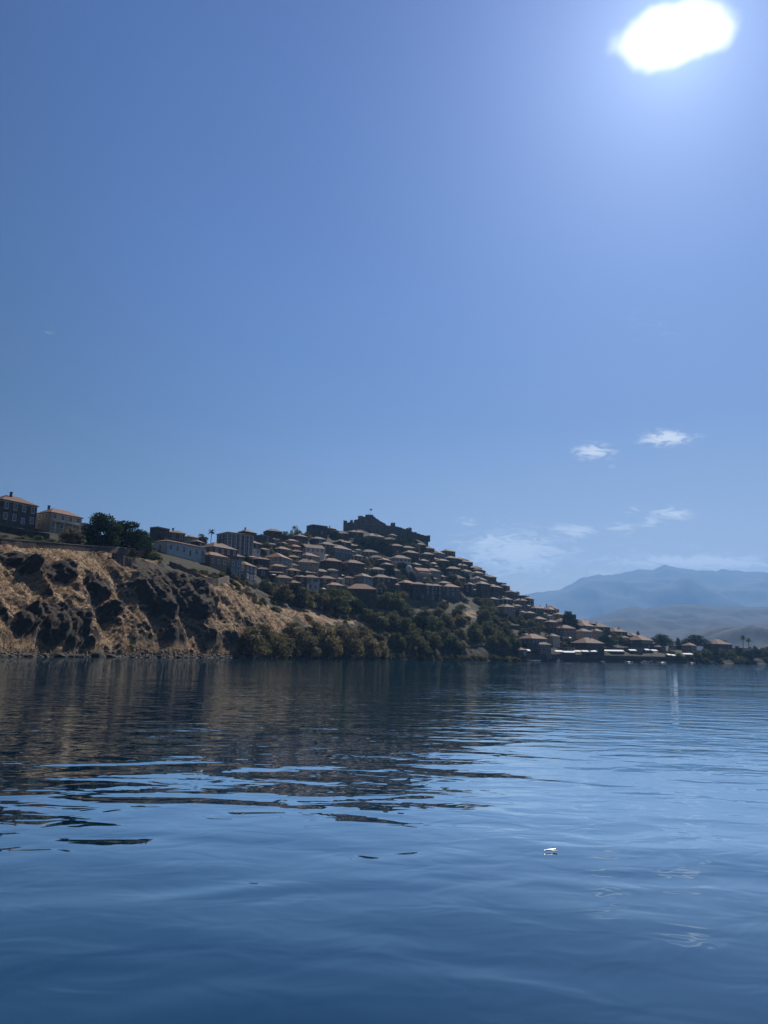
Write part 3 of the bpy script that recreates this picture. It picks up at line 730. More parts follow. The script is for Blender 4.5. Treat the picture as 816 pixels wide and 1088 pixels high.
# (column, apex row, width in px, storeys, wall, roof, kind)
HOUSES = [
 # left of the castle, along the skyline
 (170, 561, 19, 2, 'stone', 'roof_grey', 'flat'), (187, 564, 18, 2, 'grey', 'roof_red', 'hip'), (203, 569, 15, 1, 'cream', 'roof_red', 'hip'), (210, 574, 14, 1, 'stone', 'roof_brown', 'hip'),
 (232, 577, 36, 2, 'brownstone', 'roof_brown', 'hip'), (263, 563, 18, 2, 'stone', 'roof_grey', 'hip'), (279, 568, 15, 1, 'stone', 'roof_brown', 'flat'), (290, 562, 18, 2, 'stone', 'roof_brown', 'hip'),
 (292, 572, 10, 1, 'grey', 'roof_brown', 'hip'), (287, 577, 11, 1, 'brownstone', 'roof_brown', 'gable'), (301, 576, 10, 1, 'stone', 'roof_red', 'hip'), (310, 573, 14, 1, 'pink', 'roof_red', 'hip'),
 (319, 568, 15, 2, 'stone', 'roof_brown', 'hip'), (337, 558, 20, 2, 'stone', 'roof_grey', 'flat'), (352, 560, 10, 1, 'brownstone', 'roof_brown', 'hip'), (361, 564, 17, 1, 'stone', 'roof_red', 'hip'),
 (377, 564, 11, 1, 'grey', 'roof_grey', 'hip'), (338, 570.5, 16, 1, 'stone', 'roof_grey', 'hip'), (347, 576, 20, 2, 'stone', 'roof_brown', 'hip'), (332, 579, 23, 2, 'white', 'roof_brown', 'gable'),
 (359, 579, 27, 2, 'grey', 'roof_brown', 'hip'), (300, 581, 19, 1, 'stone', 'roof_red', 'hip'), (296, 588, 27, 2, 'bluegrey', 'roof_red', 'hip'), (328, 587.5, 22, 1, 'cream', 'roof_red', 'hip'),
 (347, 589, 14, 1, 'white', 'roof_brown', 'hip'), (326, 594, 23, 2, 'cream', 'roof_brown', 'hip'), (352, 593, 21, 3, 'brownstone', 'roof_brown', 'hip'), (375, 595, 22, 3, 'brownstone', 'roof_red', 'hip'),
 (272, 583, 9, 2, 'white', 'roof_grey', 'flat'), (248, 588, 22, 1, 'stone', 'roof_brown', 'hip'), (278, 592, 16, 2, 'brownstone', 'roof_brown', 'hip'), (247, 595, 18, 2, 'bluegrey', 'roof_grey', 'flat'),
 (260, 597, 24, 2, 'grey', 'roof_red', 'hip'), (279, 603, 13, 1, 'stone', 'roof_brown', 'hip'), (295, 599.5, 17, 2, 'pink', 'roof_red', 'hip'), (311, 604, 16, 2, 'stone', 'roof_brown', 'hip'),
 (300, 611, 20, 1, 'cream', 'roof_brown', 'hip'), (328, 606.5, 15, 1, 'stone', 'roof_brown', 'hip'), (319, 611, 14, 2, 'brownstone', 'roof_brown', 'hip'), (330, 611, 17, 2, 'white', 'roof_red', 'hip'), (347, 612, 18, 2, 'stone', 'roof_red', 'hip'),
 # below the castle wall
 (378, 563.5, 15, 1, 'stone', 'roof_red', 'hip'), (397, 567, 21, 1, 'pink', 'roof_red', 'hip'), (417, 567.5, 10, 1, 'stone', 'roof_red', 'hip'), (414, 571, 14, 1, 'stone', 'roof_brown', 'hip'),
 (392, 584, 18, 1, 'stone', 'roof_red', 'hip'), (380, 583.5, 9, 1, 'cream', 'roof_grey', 'hip'), (421, 578, 14, 2, 'stone', 'roof_brown', 'hip'), (433, 580, 15, 2, 'stone', 'roof_brown', 'hip'),
 (446, 577, 12, 1, 'grey', 'roof_brown', 'hip'), (436, 585, 17, 2, 'stone', 'roof_brown', 'hip'), (425, 590, 21, 2, 'white', 'roof_grey', 'hip'), (408, 593, 14, 2, 'stone', 'roof_red', 'hip'),
 (411, 598, 13, 2, 'brownstone', 'roof_red', 'hip'), (400, 590, 14, 1, 'stone', 'roof_brown', 'hip'), (454, 587, 14, 2, 'stone', 'roof_brown', 'hip'), (466, 586, 13, 2, 'grey', 'roof_brown', 'hip'),
 (455, 581, 12, 1, 'stone', 'roof_brown', 'hip'), (476, 583.5, 14, 2, 'stone', 'roof_brown', 'hip'), (490, 587, 14, 2, 'brownstone', 'roof_brown', 'hip'), (494, 591, 15, 2, 'stone', 'roof_brown', 'hip'),
 (479, 591, 14, 2, 'stone', 'roof_brown', 'hip'), (470, 594, 13, 2, 'stone', 'roof_grey', 'hip'), (441, 598, 13, 1, 'brownstone', 'roof_red', 'hip'), (449, 594, 13, 1, 'stone', 'roof_brown', 'hip'),
 (461, 597.5, 13, 1, 'stone', 'roof_red', 'hip'), (464, 601, 9, 1, 'brownstone', 'roof_red', 'hip'), (459, 604, 17, 2, 'cream', 'roof_red', 'hip'), (481, 602, 16, 2, 'stone', 'roof_grey', 'hip'),
 (490, 599, 13, 1, 'stone', 'roof_brown', 'hip'), (468, 611, 11, 1, 'brownstone', 'roof_red', 'hip'), (483, 611, 20, 1, 'ochre', 'roof_red', 'hip'), (508, 594.5, 14, 2, 'stone', 'roof_brown', 'hip'),
 (504, 600, 14, 2, 'stone', 'roof_brown', 'hip'), (518, 603, 11, 2, 'stone', 'roof_brown', 'hip'), (507, 607, 13, 2, 'brownstone', 'roof_brown', 'hip'), (520, 611, 13, 2, 'stone', 'roof_grey', 'hip'),
 # lower middle, from the mansion to the cliff
 (386, 609.5, 19, 2, 'bluegrey', 'roof_grey', 'hip'), (405, 610.5, 19, 2, 'stone', 'roof_grey', 'hip'), (416, 613, 12, 2, 'stone', 'roof_brown', 'hip'), (383, 620.5, 29, 3, 'stone', 'roof_red', 'hip'),
 (400, 624, 13, 2, 'grey', 'roof_grey', 'flat'), (432, 616.5, 18, 2, 'brownstone', 'roof_red', 'hip'), (444, 618.5, 15, 3, 'stone', 'roof_red', 'hip'), (455, 620, 14, 3, 'stone', 'roof_brown', 'hip'),
 (463, 620.5, 13, 3, 'stone', 'roof_brown', 'hip'), (472, 617.5, 14, 2, 'brownstone', 'roof_red', 'hip'), (478, 620.5, 19, 2, 'grey', 'roof_red', 'hip'), (499, 619, 12, 2, 'stone', 'roof_brown', 'hip'),
 (512, 618, 16, 3, 'stone', 'roof_red', 'hip'), (524, 621, 17, 3, 'stone', 'roof_brown', 'hip'), (525, 627, 11, 2, 'stone', 'roof_grey', 'hip'), (530, 610, 14, 2, 'stone', 'roof_brown', 'flat'),
 (535, 618, 12, 2, 'brownstone', 'roof_brown', 'hip'), (547, 621, 9, 2, 'grey', 'roof_grey', 'flat'), (555, 626, 10, 2, 'stone', 'roof_grey', 'flat'), (538, 635, 12, 2, 'stone', 'roof_brown', 'hip'),
 (543, 627, 12, 2, 'stone', 'roof_brown', 'hip'), (553, 636, 13, 3, 'grey', 'roof_grey', 'hip'), (561, 632.5, 11, 2, 'brownstone', 'roof_red', 'hip'), (574, 638.5, 13, 1, 'stone', 'roof_red', 'hip'),
 (585, 639, 15, 2, 'brownstone', 'roof_red', 'hip'), (570, 644, 14, 2, 'stone', 'roof_brown', 'hip'), (595, 645, 11, 1, 'stone', 'roof_brown', 'hip'), (605, 644.5, 12, 2, 'stone', 'roof_grey', 'flat'),
 (574, 650, 13, 1, 'grey', 'roof_brown', 'hip'), (583, 653, 8, 1, 'white', 'roof_grey', 'hip'), (593, 651, 11, 2, 'ochre', 'roof_red', 'hip'), (618, 650.5, 14, 1, 'cream', 'roof_brown', 'hip'),
 # the point above the harbour
 (620, 661, 20, 1, 'stone', 'roof_red', 'hip'), (637, 657, 12, 1, 'stone', 'roof_grey', 'hip'), (636, 661, 20, 1, 'brownstone', 'roof_brown', 'hip'), (654, 667, 20, 1, 'stone', 'roof_brown', 'hip'),
 (656, 663.5, 12, 1, 'grey', 'roof_red', 'hip'), (668, 663.5, 11, 1, 'stone', 'roof_grey', 'hip'), (671, 669.5, 16, 1, 'cream', 'roof_red', 'hip'), (646, 675, 8, 1, 'pink', 'roof_brown', 'hip'),
 (679, 675, 24, 2, 'stone', 'roof_red', 'hip'), (689, 674, 9, 1, 'ochre', 'roof_brown', 'flat'),
 # the harbour front
 (566, 673.5, 26, 2, 'grey', 'roof_red', 'hip'), (587, 673.5, 14, 2, 'cream', 'roof_red', 'hip'), (575, 681.5, 18, 2, 'pink', 'roof_red', 'hip'), (624, 677.5, 29, 2, 'stone', 'roof_red', 'hip'),
 (700, 685, 12, 1, 'brownstone', 'roof_red', 'hip'), (714, 684.5, 7, 1, 'ochre', 'roof_brown', 'hip'), (732, 683, 13, 2, 'ochre', 'roof_red', 'hip'), (762, 678.5, 24, 2, 'stone', 'roof_red', 'hip'),
 (785, 683.5, 23, 1, 'cream', 'roof_grey', 'flat'), (601, 688, 18, 1, 'stone', 'roof_brown', 'flat'), (650, 688, 22, 1, 'stone', 'roof_brown', 'flat'), (673, 688, 16, 1, 'brownstone', 'roof_brown', 'flat'), (552, 688, 14, 1, 'stone', 'roof_brown', 'hip'),
]
# the houses that fill the gaps between those: the town is packed roof to roof
fr = random.Random(41)
def _free(px, ya, w):
    for h in HOUSES:
        if abs(h[0] - px) < (h[2] + w) * .36 and abs(h[1] - ya) < 5.2: return False
    return True
for _ in range(5000):
    px = fr.uniform(262, 690); 
    top = float(np.interp(px, [262, 300, 340, 365, 390, 430, 460, 500, 540, 598, 690], [572, 572, 570, 572, 586, 590, 590, 600, 622, 646, 672])); bot = float(np.interp(px, [262, 300, 390, 440, 500, 540, 598, 690], [600, 616, 622, 622, 624, 645, 664, 681]))
    ya = fr.uniform(top, bot); w_ = fr.uniform(11, 19)
    if 383 < px < 397 and 583 < ya < 612: continue
    if 428 < px < 458 and 592 < ya < 612: continue
    if not _free(px, ya, w_): continue
    HOUSES.append((px, ya, w_, fr.choice([1, 1, 2]), fr.choice(['stone', 'stone', 'brownstone', 'grey', 'grey', 'cream', 'pink', 'ochre', 'white']), fr.choice(['roof_red', 'roof_brown', 'roof_brown', 'roof_grey']), 'hip'))
def zone(px, y):
    if y >= 671 and px >= 545: return 'harbour-front row'
    if px >= 610: return 'row on low point'
    if px >= 497: return 'right-hand shoulder'
    if y < 572 and px < 365: return 'row left of castle'
    if y < 574: return 'tier touching castle wall'
    if y < 586: return 'tier second below castle'
    if y < 600: return 'upper middle tier'
    if y < 614: return 'lower middle tier'
    return 'lowest tier of town'
NEAR_Y = 300
hs = []
used = []
ro = random.Random(11)
for (px, ya, wpx, st, wall, roof, rt) in HOUSES:
    hgt = st * 2.95 + (1.15 if rt != 'flat' else .5)
    x, y, z = hit(px, ya, hgt)
    _jit = ro.choice([ro.uniform(-12, 12), ro.uniform(-12, 12), ro.uniform(-35, 30)]) if ya < 668 else ro.uniform(-8, 8)
    for _ in range(2):
        rz = yaw_at(px) + R(_jit)
        Wp = 1.22 * wpx * y / F_PX
        va = math.atan2(x, y); nx_, ny_ = math.sin(rz), -math.cos(rz)
        c1 = abs(nx_ * math.sin(va) + ny_ * math.cos(va)); c2 = math.sqrt(max(0, 1 - c1 * c1))
        W = Wp / (c1 + .72 * c2); D = .72 * W
        W = max(W - .8, 3.2); D = max(D - .8, 3.0)
        rise = .58 * min(W, D) / 2 if rt != 'flat' else .5
        x, y, z = hit(px, ya, st * 2.95 + rise)
    hs.append([px, ya, st, wall, roof, rt, x, y, z, rz, W, D])
zc = {}
for h in sorted(hs, key=lambda q: q[0]):
    k = zone(h[0], h[1]); zc.setdefault(k, []).append(h)
for k, lst in zc.items():
    for n, h in enumerate(lst):
        px, ya, st, wall, roof, rt, x, y, z, rz, W, D = h
        root, H, rise = house((x, y, z), rz, W, D, st, wall, roof, rt, near=y < NEAR_Y, ro=ro, wmax=12 if y < 420 else 8)
        rr = 'flat-roofed ' if rt == 'flat' else ''
        tail = '' if rt == 'flat' else f' with {RN[roof]} {"hipped" if rt == "hip" else "gabled"} roof'
        lab = f'{rr}{SN[st]} {WN[wall]} house{tail}, {ordinal(n + 1)} from left in {k}'
        tag(root, lab, 'house', 'houses in the ' + k)
        used.append((px, ya, px - 0.5 * W, W))

# ---- the few big buildings near the cliff edge
def place(px, ya, H):
    return hit(px, ya, H)
def big(px, ya, W, D, st, wall, roof, rt, rz, label, **kw):
    sh_ = kw.get('sthei', 2.95); pt = kw.get('pitch', .58)
    rise = pt * min(W, D) / 2 if rt != 'flat' else .5
    x, y, z = hit(px, ya, st * sh_ + rise)
    root, H, rise = house((x, y, z), R(rz), W, D, st, wall, roof, rt, near=True, **kw)
    tag(root, label, 'house'); return root, H
mansion, _ = big(14, 521, 12.6, 9.2, 2, 'stone', 'roof_red', 'hip', 60, 'dark stone mansion with white window surrounds and red hipped roof at left edge', chimney=True, win=(1.0, 1.9), gap=2.9, sthei=3.5, shut=False, wmax=14, name='mansion')
villa, vh = big(65, 532, 12.4, 7.6, 2, 'cream', 'roof_red', 'hip', 60, 'cream villa with balcony and orange roof right of the stone mansion', chimney=True, win=(1.3, 1.5), gap=2.8, shut=False, sthei=2.9, name='villa')
m = MB(); m.box(-5.25, 5.25, -5.2, -3.803, 2.72, 2.9); b_ = link('balcony', m.mesh('balcony', MAT['trim']), villa)
m = MB()
for k in range(36): m.tube((-5.15 + k * .294, -5.1, 2.9), (-5.15 + k * .294, -5.1, 3.85), .025, .025, 4)
m.box(-5.2, 5.2, -5.14, -5.06, 3.85, 3.92); link('railing', m.mesh('railing', MAT['metal']), b_)
m = MB()
for k in (-5.0, -1.7, 1.7, 5.0): m = MB(); m.box(k - .12, k + .12, -5.12, -4.88, -3, 2.717); link('post', m.mesh('post', MAT['trim']), b_)
wing, _ = big(80, 550, 13, 7.5, 1, 'stone', 'roof_brown', 'flat', 60, 'low stone house with flat slab roof in front of the cream villa', chimney=False, sthei=3.3, shut=False, name='low_house')
cott, _ = big(102, 567, 5.0, 4.2, 1, 'grey', 'roof_grey', 'hip', 60, 'small grey cottage with hipped roof under the dark pines', chimney=False, name='cottage')
longw, _ = big(192, 576.5, 21, 7.0, 1, 'white', 'roof_red', 'hip', 62, 'long white one-storey building with dark openings at the cliff edge', chimney=False, win=(1.3, 1.9), gap=3.2, sthei=4.0, shut=False, base=6, wmax=16, name='long_house', pitch=.3)
yellow, _ = big(227, 587, 9.5, 6.0, 1, 'ochre', 'roof_red', 'hip', 58, 'yellow cottage with three white-framed windows beside the long white building', chimney=False, win=(.95, 1.45), gap=2.7, sthei=3.6, shut=False, base=6, name='cottage', door=False)
pale, _ = big(250, 566, 14, 10, 3, 'grey', 'roof_brown', 'hip', 42, 'big pale three-storey building with rows of tall windows and pilasters', chimney=False, win=(.95, 1.9), gap=2.3, sthei=3.3, shut=False, wmax=36, name='school_building', pitch=.22)
m = MB()
for k in range(7): m.box(-7 + k * 2.333 - .18, -7 + k * 2.333 + .18, -5.12, -5.003, -1, 9.4)
link('pilaster', m.mesh('pilaster', MAT['trim']), pale)

# metal-roofed shelter under the pines
x, y, z = hit(124, 583)
sh = thing('shelter', 'open shelter with sloping white metal roof under the pines', 'shelter', (x, y, z), R(58))
m = MB(); m.hexa([(-2.8, -2, 2.2), (2.8, -2, 2.2), (2.8, 2, 2.7), (-2.8, 2, 2.7)], [(-2.8, -2, 2.32), (2.8, -2, 2.32), (2.8, 2, 2.82), (-2.8, 2, 2.82)]); link('roof', m.mesh('roof', MAT['paint']), sh)
for px_ in (-2.5, 0, 2.5):
    for py_, zz in ((-1.8, 2.21), (1.8, 2.66)):
        m = MB(); m.box(px_ - .07, px_ + .07, py_ - .07, py_ + .07, -2, zz); link('post', m.mesh('post', MAT['wood']), sh)
m = MB(); m.box(-2.6, 2.6, 1.85, 1.95, -2, 2.6); link('back_wall', m.mesh('back_wall', MAT['wood']), sh)

# ------------------------------------------------------------------ walls on the slope
def wall_run(label, pts, h, mat, thick=.5, coping=True, name='retaining_wall', below=3.0, n=6, tilt=0.0):
    P = []
    for (a, b) in zip(pts[:-1], pts[1:]):
        for k in range(n):
            t = k / n; P.append((a[0] + (b[0] - a[0]) * t, a[1] + (b[1] - a[1]) * t))
    P.append(pts[-1])
    Q = [Vector(hit(*p)) for p in P]
    o = Q[len(Q) // 2].copy(); root = thing(name, label, 'wall', tuple(o))
    mw, mc = MB(), MB()
    for i in range(len(Q) - 1):
        a, b = Q[i] - o, Q[i + 1] - o; d = Vector((b.x - a.x, b.y - a.y, 0)).normalized(); nn = Vector((d.y, -d.x, 0)) * thick / 2
        za, zb = Vector((0, 0, h)), Vector((0, 0, h)); lo = Vector((0, 0, -below))
        tl = nn * (tilt * 2)
        mw.hexa([a + nn + tl + lo, b + nn + tl + lo, b - nn + lo, a - nn + lo], [a + nn + za, b + nn + zb, b - nn + zb, a - nn + za])
        if coping:
            n2 = nn * 1.25; c0, c1 = Vector((0, 0, h + .003)), Vector((0, 0, h + .16))
            mc.hexa([a + n2 + c0, b + n2 + c0, b - n2 + c0, a - n2 + c0], [a + n2 + c1, b + n2 + c1, b - n2 + c1, a - n2 + c1])
    link('masonry', mw.mesh('masonry', MAT[mat]), root)
    if coping: link('coping', mc.mesh('coping', MAT['concrete']), root)
    return root
wall_run('long dark road wall along the cliff top below the pines', [(-40, 580), (0, 582), (45, 585), (90, 588), (130, 590), (166, 593)], 2.3, 'brownstone')
wall_run('pale coped garden wall stepping down in front of the stone mansion', [(-30, 562), (0, 564), (28, 570), (52, 574)], 1.8, 'stone')
wall_run('tall grey retaining wall under the long white building', [(180, 608), (192, 613), (205, 619), (217, 624), (230, 626), (242, 622)], 3.6, 'brownstone', .8, False, below=5, tilt=.6)
wall_run('tall stone buttress wall on the cliff below the pines', [(119, 602), (128, 606), (138, 609)], 4.2, 'stone', 1.2, False, below=8, tilt=.8)
wall_run('low buff garden wall right of the pines', [(144, 590), (155, 592), (166, 594)], 1.7, 'cream')
wall_run('terrace wall with pale coping below the parasols', [(384, 649), (400, 652), (415, 655), (432, 660), (448, 664)], 2.4, 'stone')
wall_run('long low terrace wall above the harbour trees', [(520, 664), (545, 668), (570, 669), (592, 670)], 2.0, 'stone')
wall_run('short terrace wall above the shore path', [(497, 690), (510, 690), (523, 692), (540, 694)], 2.2, 'brownstone')
wall_run('long stone wall added behind the quay as a dark shaded band under the awnings', [(556, 699.4), (600, 700.2), (650, 701.0), (700, 701.8), (742, 702.5)], 2.7, 'stone', .6, False)  # wall added so its shaded face gives the dark band under the awnings
wall_run('high retaining wall below the tall stone houses', [(424, 642), (440, 644), (458, 645), (476, 645)], 3.6, 'stone', .9, False, below=6)

# ------------------------------------------------------------------ castle
def at(px, py, Y):
    u, e = ray(px, py); return Vector((u * Y, Y, CAM_H + e * Y))
CY = 634.0
o = at(408, 562, CY)
castle = thing('castle', 'ruined grey stone castle with battlements and towers on the hilltop', 'castle', tuple(o))
def curtain(pts, Yf, name='curtain_wall', thick=2.6, merlon=True):
    m = MB(); pts = [(p[0], p[1] + .7) for p in pts]
    T_ = [at(p[0], p[1], Yf(p[0])) - o for p in pts]
    for a, b in zip(T_[:-1], T_[1:]):
        d = Vector((b.x - a.x, b.y - a.y, 0)); L = d.length; d.normalize(); nn = Vector((d.y, -d.x, 0)) * thick / 2
        ga = Vector((a.x, a.y, -9)); gb = Vector((b.x, b.y, -9)); wa = Vector((0, 0, -1.1))
        m.hexa([ga + nn, gb + nn, gb - nn, ga - nn], [a + nn + wa, b + nn + wa, b - nn + wa, a - nn + wa])
        if merlon:
            k = max(1, int(L / 2.7))
            for q in range(k):
                t0 = (q + .05) / k; t1 = (q + random.uniform(.6, .98)) / k; jit = random.uniform(-1.05, -.2)
                p0 = a.lerp(b, t0); p1 = a.lerp(b, t1); n3 = nn * .9; w2 = Vector((0, 0, -1.12))
                m.hexa([p0 + n3 + w2, p1 + n3 + w2, p1 - n3 + w2, p0 - n3 + w2], [p0 + n3 + Vector((0, 0, jit)), p1 + n3 + Vector((0, 0, jit)), p1 - n3 + Vector((0, 0, jit)), p0 - n3 + Vector((0, 0, jit))])
    return link(name, m.mesh(name, MAT['castle']), castle)
def tower(px, py, w, Y, name='tower', round_=False):
    c = at(px, py, Y) - o; m = MB(); hw = w * Y / F_PX / 2
    if round_:
        m.lathe([(hw * 1.08, -10), (hw, c.z - 1.2)], 14, (c.x, c.y))
        for k in range(9):
            t = 2 * math.pi * k / 9; m.box(c.x + hw * .85 * math.cos(t) - .5, c.x + hw * .85 * math.cos(t) + .5, c.y + hw * .85 * math.sin(t) - .5, c.y + hw * .85 * math.sin(t) + .5, c.z - 1.3, c.z + random.uniform(-.5, .2))
    else:
        m.box(c.x - hw, c.x + hw, c.y - hw, c.y + hw, -10, c.z - 1.0)
        for sx_ in (-1, -.33, .33, 1):
            for sy_ in (-1, 1): m.box(c.x + sx_ * hw * .82 - hw * .16, c.x + sx_ * hw * .82 + hw * .16, c.y + sy_ * hw * .84 - hw * .15, c.y + sy_ * hw * .84 + hw * .15, c.z - 1.03, c.z + random.uniform(-.85, -.3))
    return link(name, m.mesh(name, MAT['castle']), castle)
yf = lambda p: CY + 6 * math.sin((p - 365) / 91 * math.pi) * -1
curtain([(366, 554), (374, 553.5), (381, 555), (392, 556), (404, 556)], yf)
curtain([(404, 555.5), (410, 556.5), (416, 557)], yf)
curtain([(417, 557), (425, 559), (432, 562)], yf)
curtain([(434, 562), (440, 564), (448, 566.5), (456, 569)], yf)
yk = lambda p: CY + 22
curtain([(376, 551.5), (380, 550), (383, 548.5), (388, 547.5)], yk)
curtain([(388, 547.2), (392, 546.3), (397, 547), (400, 549.5), (404, 552), (410, 555)], yk)
yb = lambda p: CY + 34
curtain([(404, 553), (414, 558), (426, 561), (440, 565), (455, 569)], yb)
tower(367, 552.5, 4.0, CY + 1); tower(373.5, 551.8, 3.0, CY - 2); tower(417.5, 555.0, 5.0, CY - 3); tower(434.5, 561, 6, CY - 2, round_=True); tower(455, 568.2, 4.0, CY + 2)
tower(392.5, 546.6, 8.5, CY + 24, 'keep'); tower(383, 548.3, 5, CY + 22, 'tower', True)
c = at(393, 546.4, CY + 24) - o
m = MB(); m.tube((c.x, c.y, c.z - 2), (c.x, c.y, c.z + 5.2), .09, .06, 6); fp = link('flagpole', m.mesh('flagpole', MAT['metal']), castle)
m = MB(); m.hexa([(c.x + .08, c.y - .03, c.z + 3.6), (c.x + 1.9, c.y - .35, c.z + 3.4), (c.x + 1.9, c.y - .29, c.z + 3.4), (c.x + .08, c.y + .03, c.z + 3.6)],
                 [(c.x + .08, c.y - .03, c.z + 5.0), (c.x + 1.9, c.y - .35, c.z + 4.8), (c.x + 1.9, c.y - .29, c.z + 4.8), (c.x + .08, c.y + .03, c.z + 5.0)])
link('flag', m.mesh('flag', MAT['bluepaint']), fp)

# ------------------------------------------------------------------ church, bell tower, dome
x, y, z = hit(389, 606, 0); y0 = y
Hbt = 14.5 * y / F_PX
bt = thing('bell_tower', 'slim cream church bell tower with arched openings in mid town', 'tower', (x, y, z), R(30))
w = 2.5 * y / F_PX
m = MB(); m.box(-w, w, -w, w, -4, Hbt * .48); m.box(-w * 1.12, w * 1.12, -w * 1.12, w * 1.12, Hbt * .48 + .003, Hbt * .51); link('shaft', m.mesh('shaft', MAT['cream']), bt)
m = MB()
for sx_ in (-1, 1):
    for sy_ in (-1, 1): m.box(sx_ * w * .72 - w * .22, sx_ * w * .72 + w * .22, sy_ * w * .72 - w * .22, sy_ * w * .72 + w * .22, Hbt * .51 + .003, Hbt * .74)
m.box(-w * .96, w * .96, -w * .96, w * .96, Hbt * .74 + .003, Hbt * .78); link('belfry', m.mesh('belfry', MAT['cream']), bt)
m = MB(); m.lathe([(w * .82, Hbt * .78 + .006), (w * .78, Hbt * .9), (w * .5, Hbt * .97), (.06, Hbt * 1.02)], 12); link('cupola', m.mesh('cupola', MAT['cream'], True), bt)
m = MB(); m.lathe([(.12, Hbt * .58), (.5, Hbt * .56), (.35, Hbt * .68), (.05, Hbt * .71)], 10); link('bell', m.mesh('bell', MAT['metal']), bt)

x, y, z = hit(447, 604, 8.0)
ch, Hc, rc = house((x, y, z), R(28), 15 * y / F_PX, 8, 2, 'white', 'roof_red', 'gable', ro=ro, chimney=False, shut=False, wmax=6, win=(.8, 1.6), sides=('l', 'r'), name='church', door=False)
tag(ch, 'pale church with long orange gabled roof and arcaded porch below the dome', 'church')
Wc = 15 * y / F_PX
m = MB()
for k in range(8): m.tube((-Wc / 2 + .4 + k * (Wc - .8) / 7, -5.6, -3), (-Wc / 2 + .4 + k * (Wc - .8) / 7, -5.6, 3.6), .2, .18, 8)
m.box(-Wc / 2, Wc / 2, -5.85, -5.35, 3.6, 4.2); link('arcade', m.mesh('arcade', MAT['trim']), ch)
m = MB(); m.hexa([(-Wc / 2 - .2, -6.1, 4.203), (Wc / 2 + .2, -6.1, 4.203), (Wc / 2 + .2, -4.003, 4.8), (-Wc / 2 - .2, -4.003, 4.8)], [(-Wc / 2 - .2, -6.1, 4.35), (Wc / 2 + .2, -6.1, 4.35), (Wc / 2 + .2, -4.003, 5.0), (-Wc / 2 - .2, -4.003, 5.0)]); link('porch_roof', m.mesh('porch_roof', MAT['roof_red']), ch)
x, y, z = hit(434.5, 600.8, 8.5)
dm = thing('domed_chapel', 'white domed chapel standing left of the arcaded church', 'chapel', (x, y, z), R(25))
rd = 3.6 * y / F_PX
m = MB(); m.box(-rd, rd, -rd, rd, -4, 8.5 - rd * .9 - 1.2); link('wall', m.mesh('wall', MAT['white']), dm)
m = MB(); z0 = 8.5 - rd * .9 - 1.2
m.lathe([(rd * .95, z0 + .003), (rd * .95, z0 + 1.2)] + [(rd * .95 * math.cos(t), z0 + 1.2 + rd * .9 * math.sin(t)) for t in np.linspace(.02, 1.5, 9)], 18); link('dome', m.mesh('dome', MAT['white'], True), dm)

# ------------------------------------------------------------------ trees and shrubs
def crown_mesh(name, lobes, n, size, mat, seed, up=0.35, aspect=1.6):
    """n small leaf sprays spread over and through a set of lobes (cx, cy, cz, rx, rz)"""
    r = np.random.default_rng(seed); L = np.array(lobes); w = L[:, 3] ** 2; w /= w.sum()
    k = r.choice(len(L), n, p=w); d = r.normal(size=(n, 3)); d /= np.linalg.norm(d, axis=1)[:, None]
    rad = r.uniform(0.25, 1.0, n) ** 0.45; rad *= 1 + 0.10 * r.normal(size=n)
    p = np.stack([L[k, 0] + d[:, 0] * rad * L[k, 3], L[k, 1] + d[:, 1] * rad * L[k, 3], L[k, 2] + d[:, 2] * rad * L[k, 4]], 1)
    nrm = d + r.normal(size=(n, 3)) * .55 + np.array([0, 0, up]); nrm /= np.linalg.norm(nrm, axis=1)[:, None]
    a = np.cross(nrm, r.normal(size=(n, 3))); a /= np.linalg.norm(a, axis=1)[:, None]; b = np.cross(nrm, a)
    s = size * r.uniform(.6, 1.35, n)[:, None]
    q = np.stack([p - a * s * .5, p + b * s * .5 / aspect - nrm * s * .08, p + a * s * .5, p - b * s * .5 / aspect - nrm * s * .08], 1).reshape(-1, 3)
    return mesh_np(name, q, np.arange(n * 4).reshape(n, 4), [MAT[mat]])
def trunk_mesh(h, r, limbs, seed):
    rr_ = random.Random(seed); m = MB(); top = (rr_.uniform(-.03, .03), rr_.uniform(-.03, .03), h)
    m.tube((0, 0, -.25), (top[0] * .5, top[1] * .5, h * .5), r * 1.35, r, 8); m.tube((top[0] * .5, top[1] * .5, h * .5), top, r, r * .8, 8)
    for (lx, ly, lz) in limbs: m.tube(top, (lx, ly, lz), r * .6, r * .18, 6)
    return m.mesh('trunk', MAT['bark'], True)
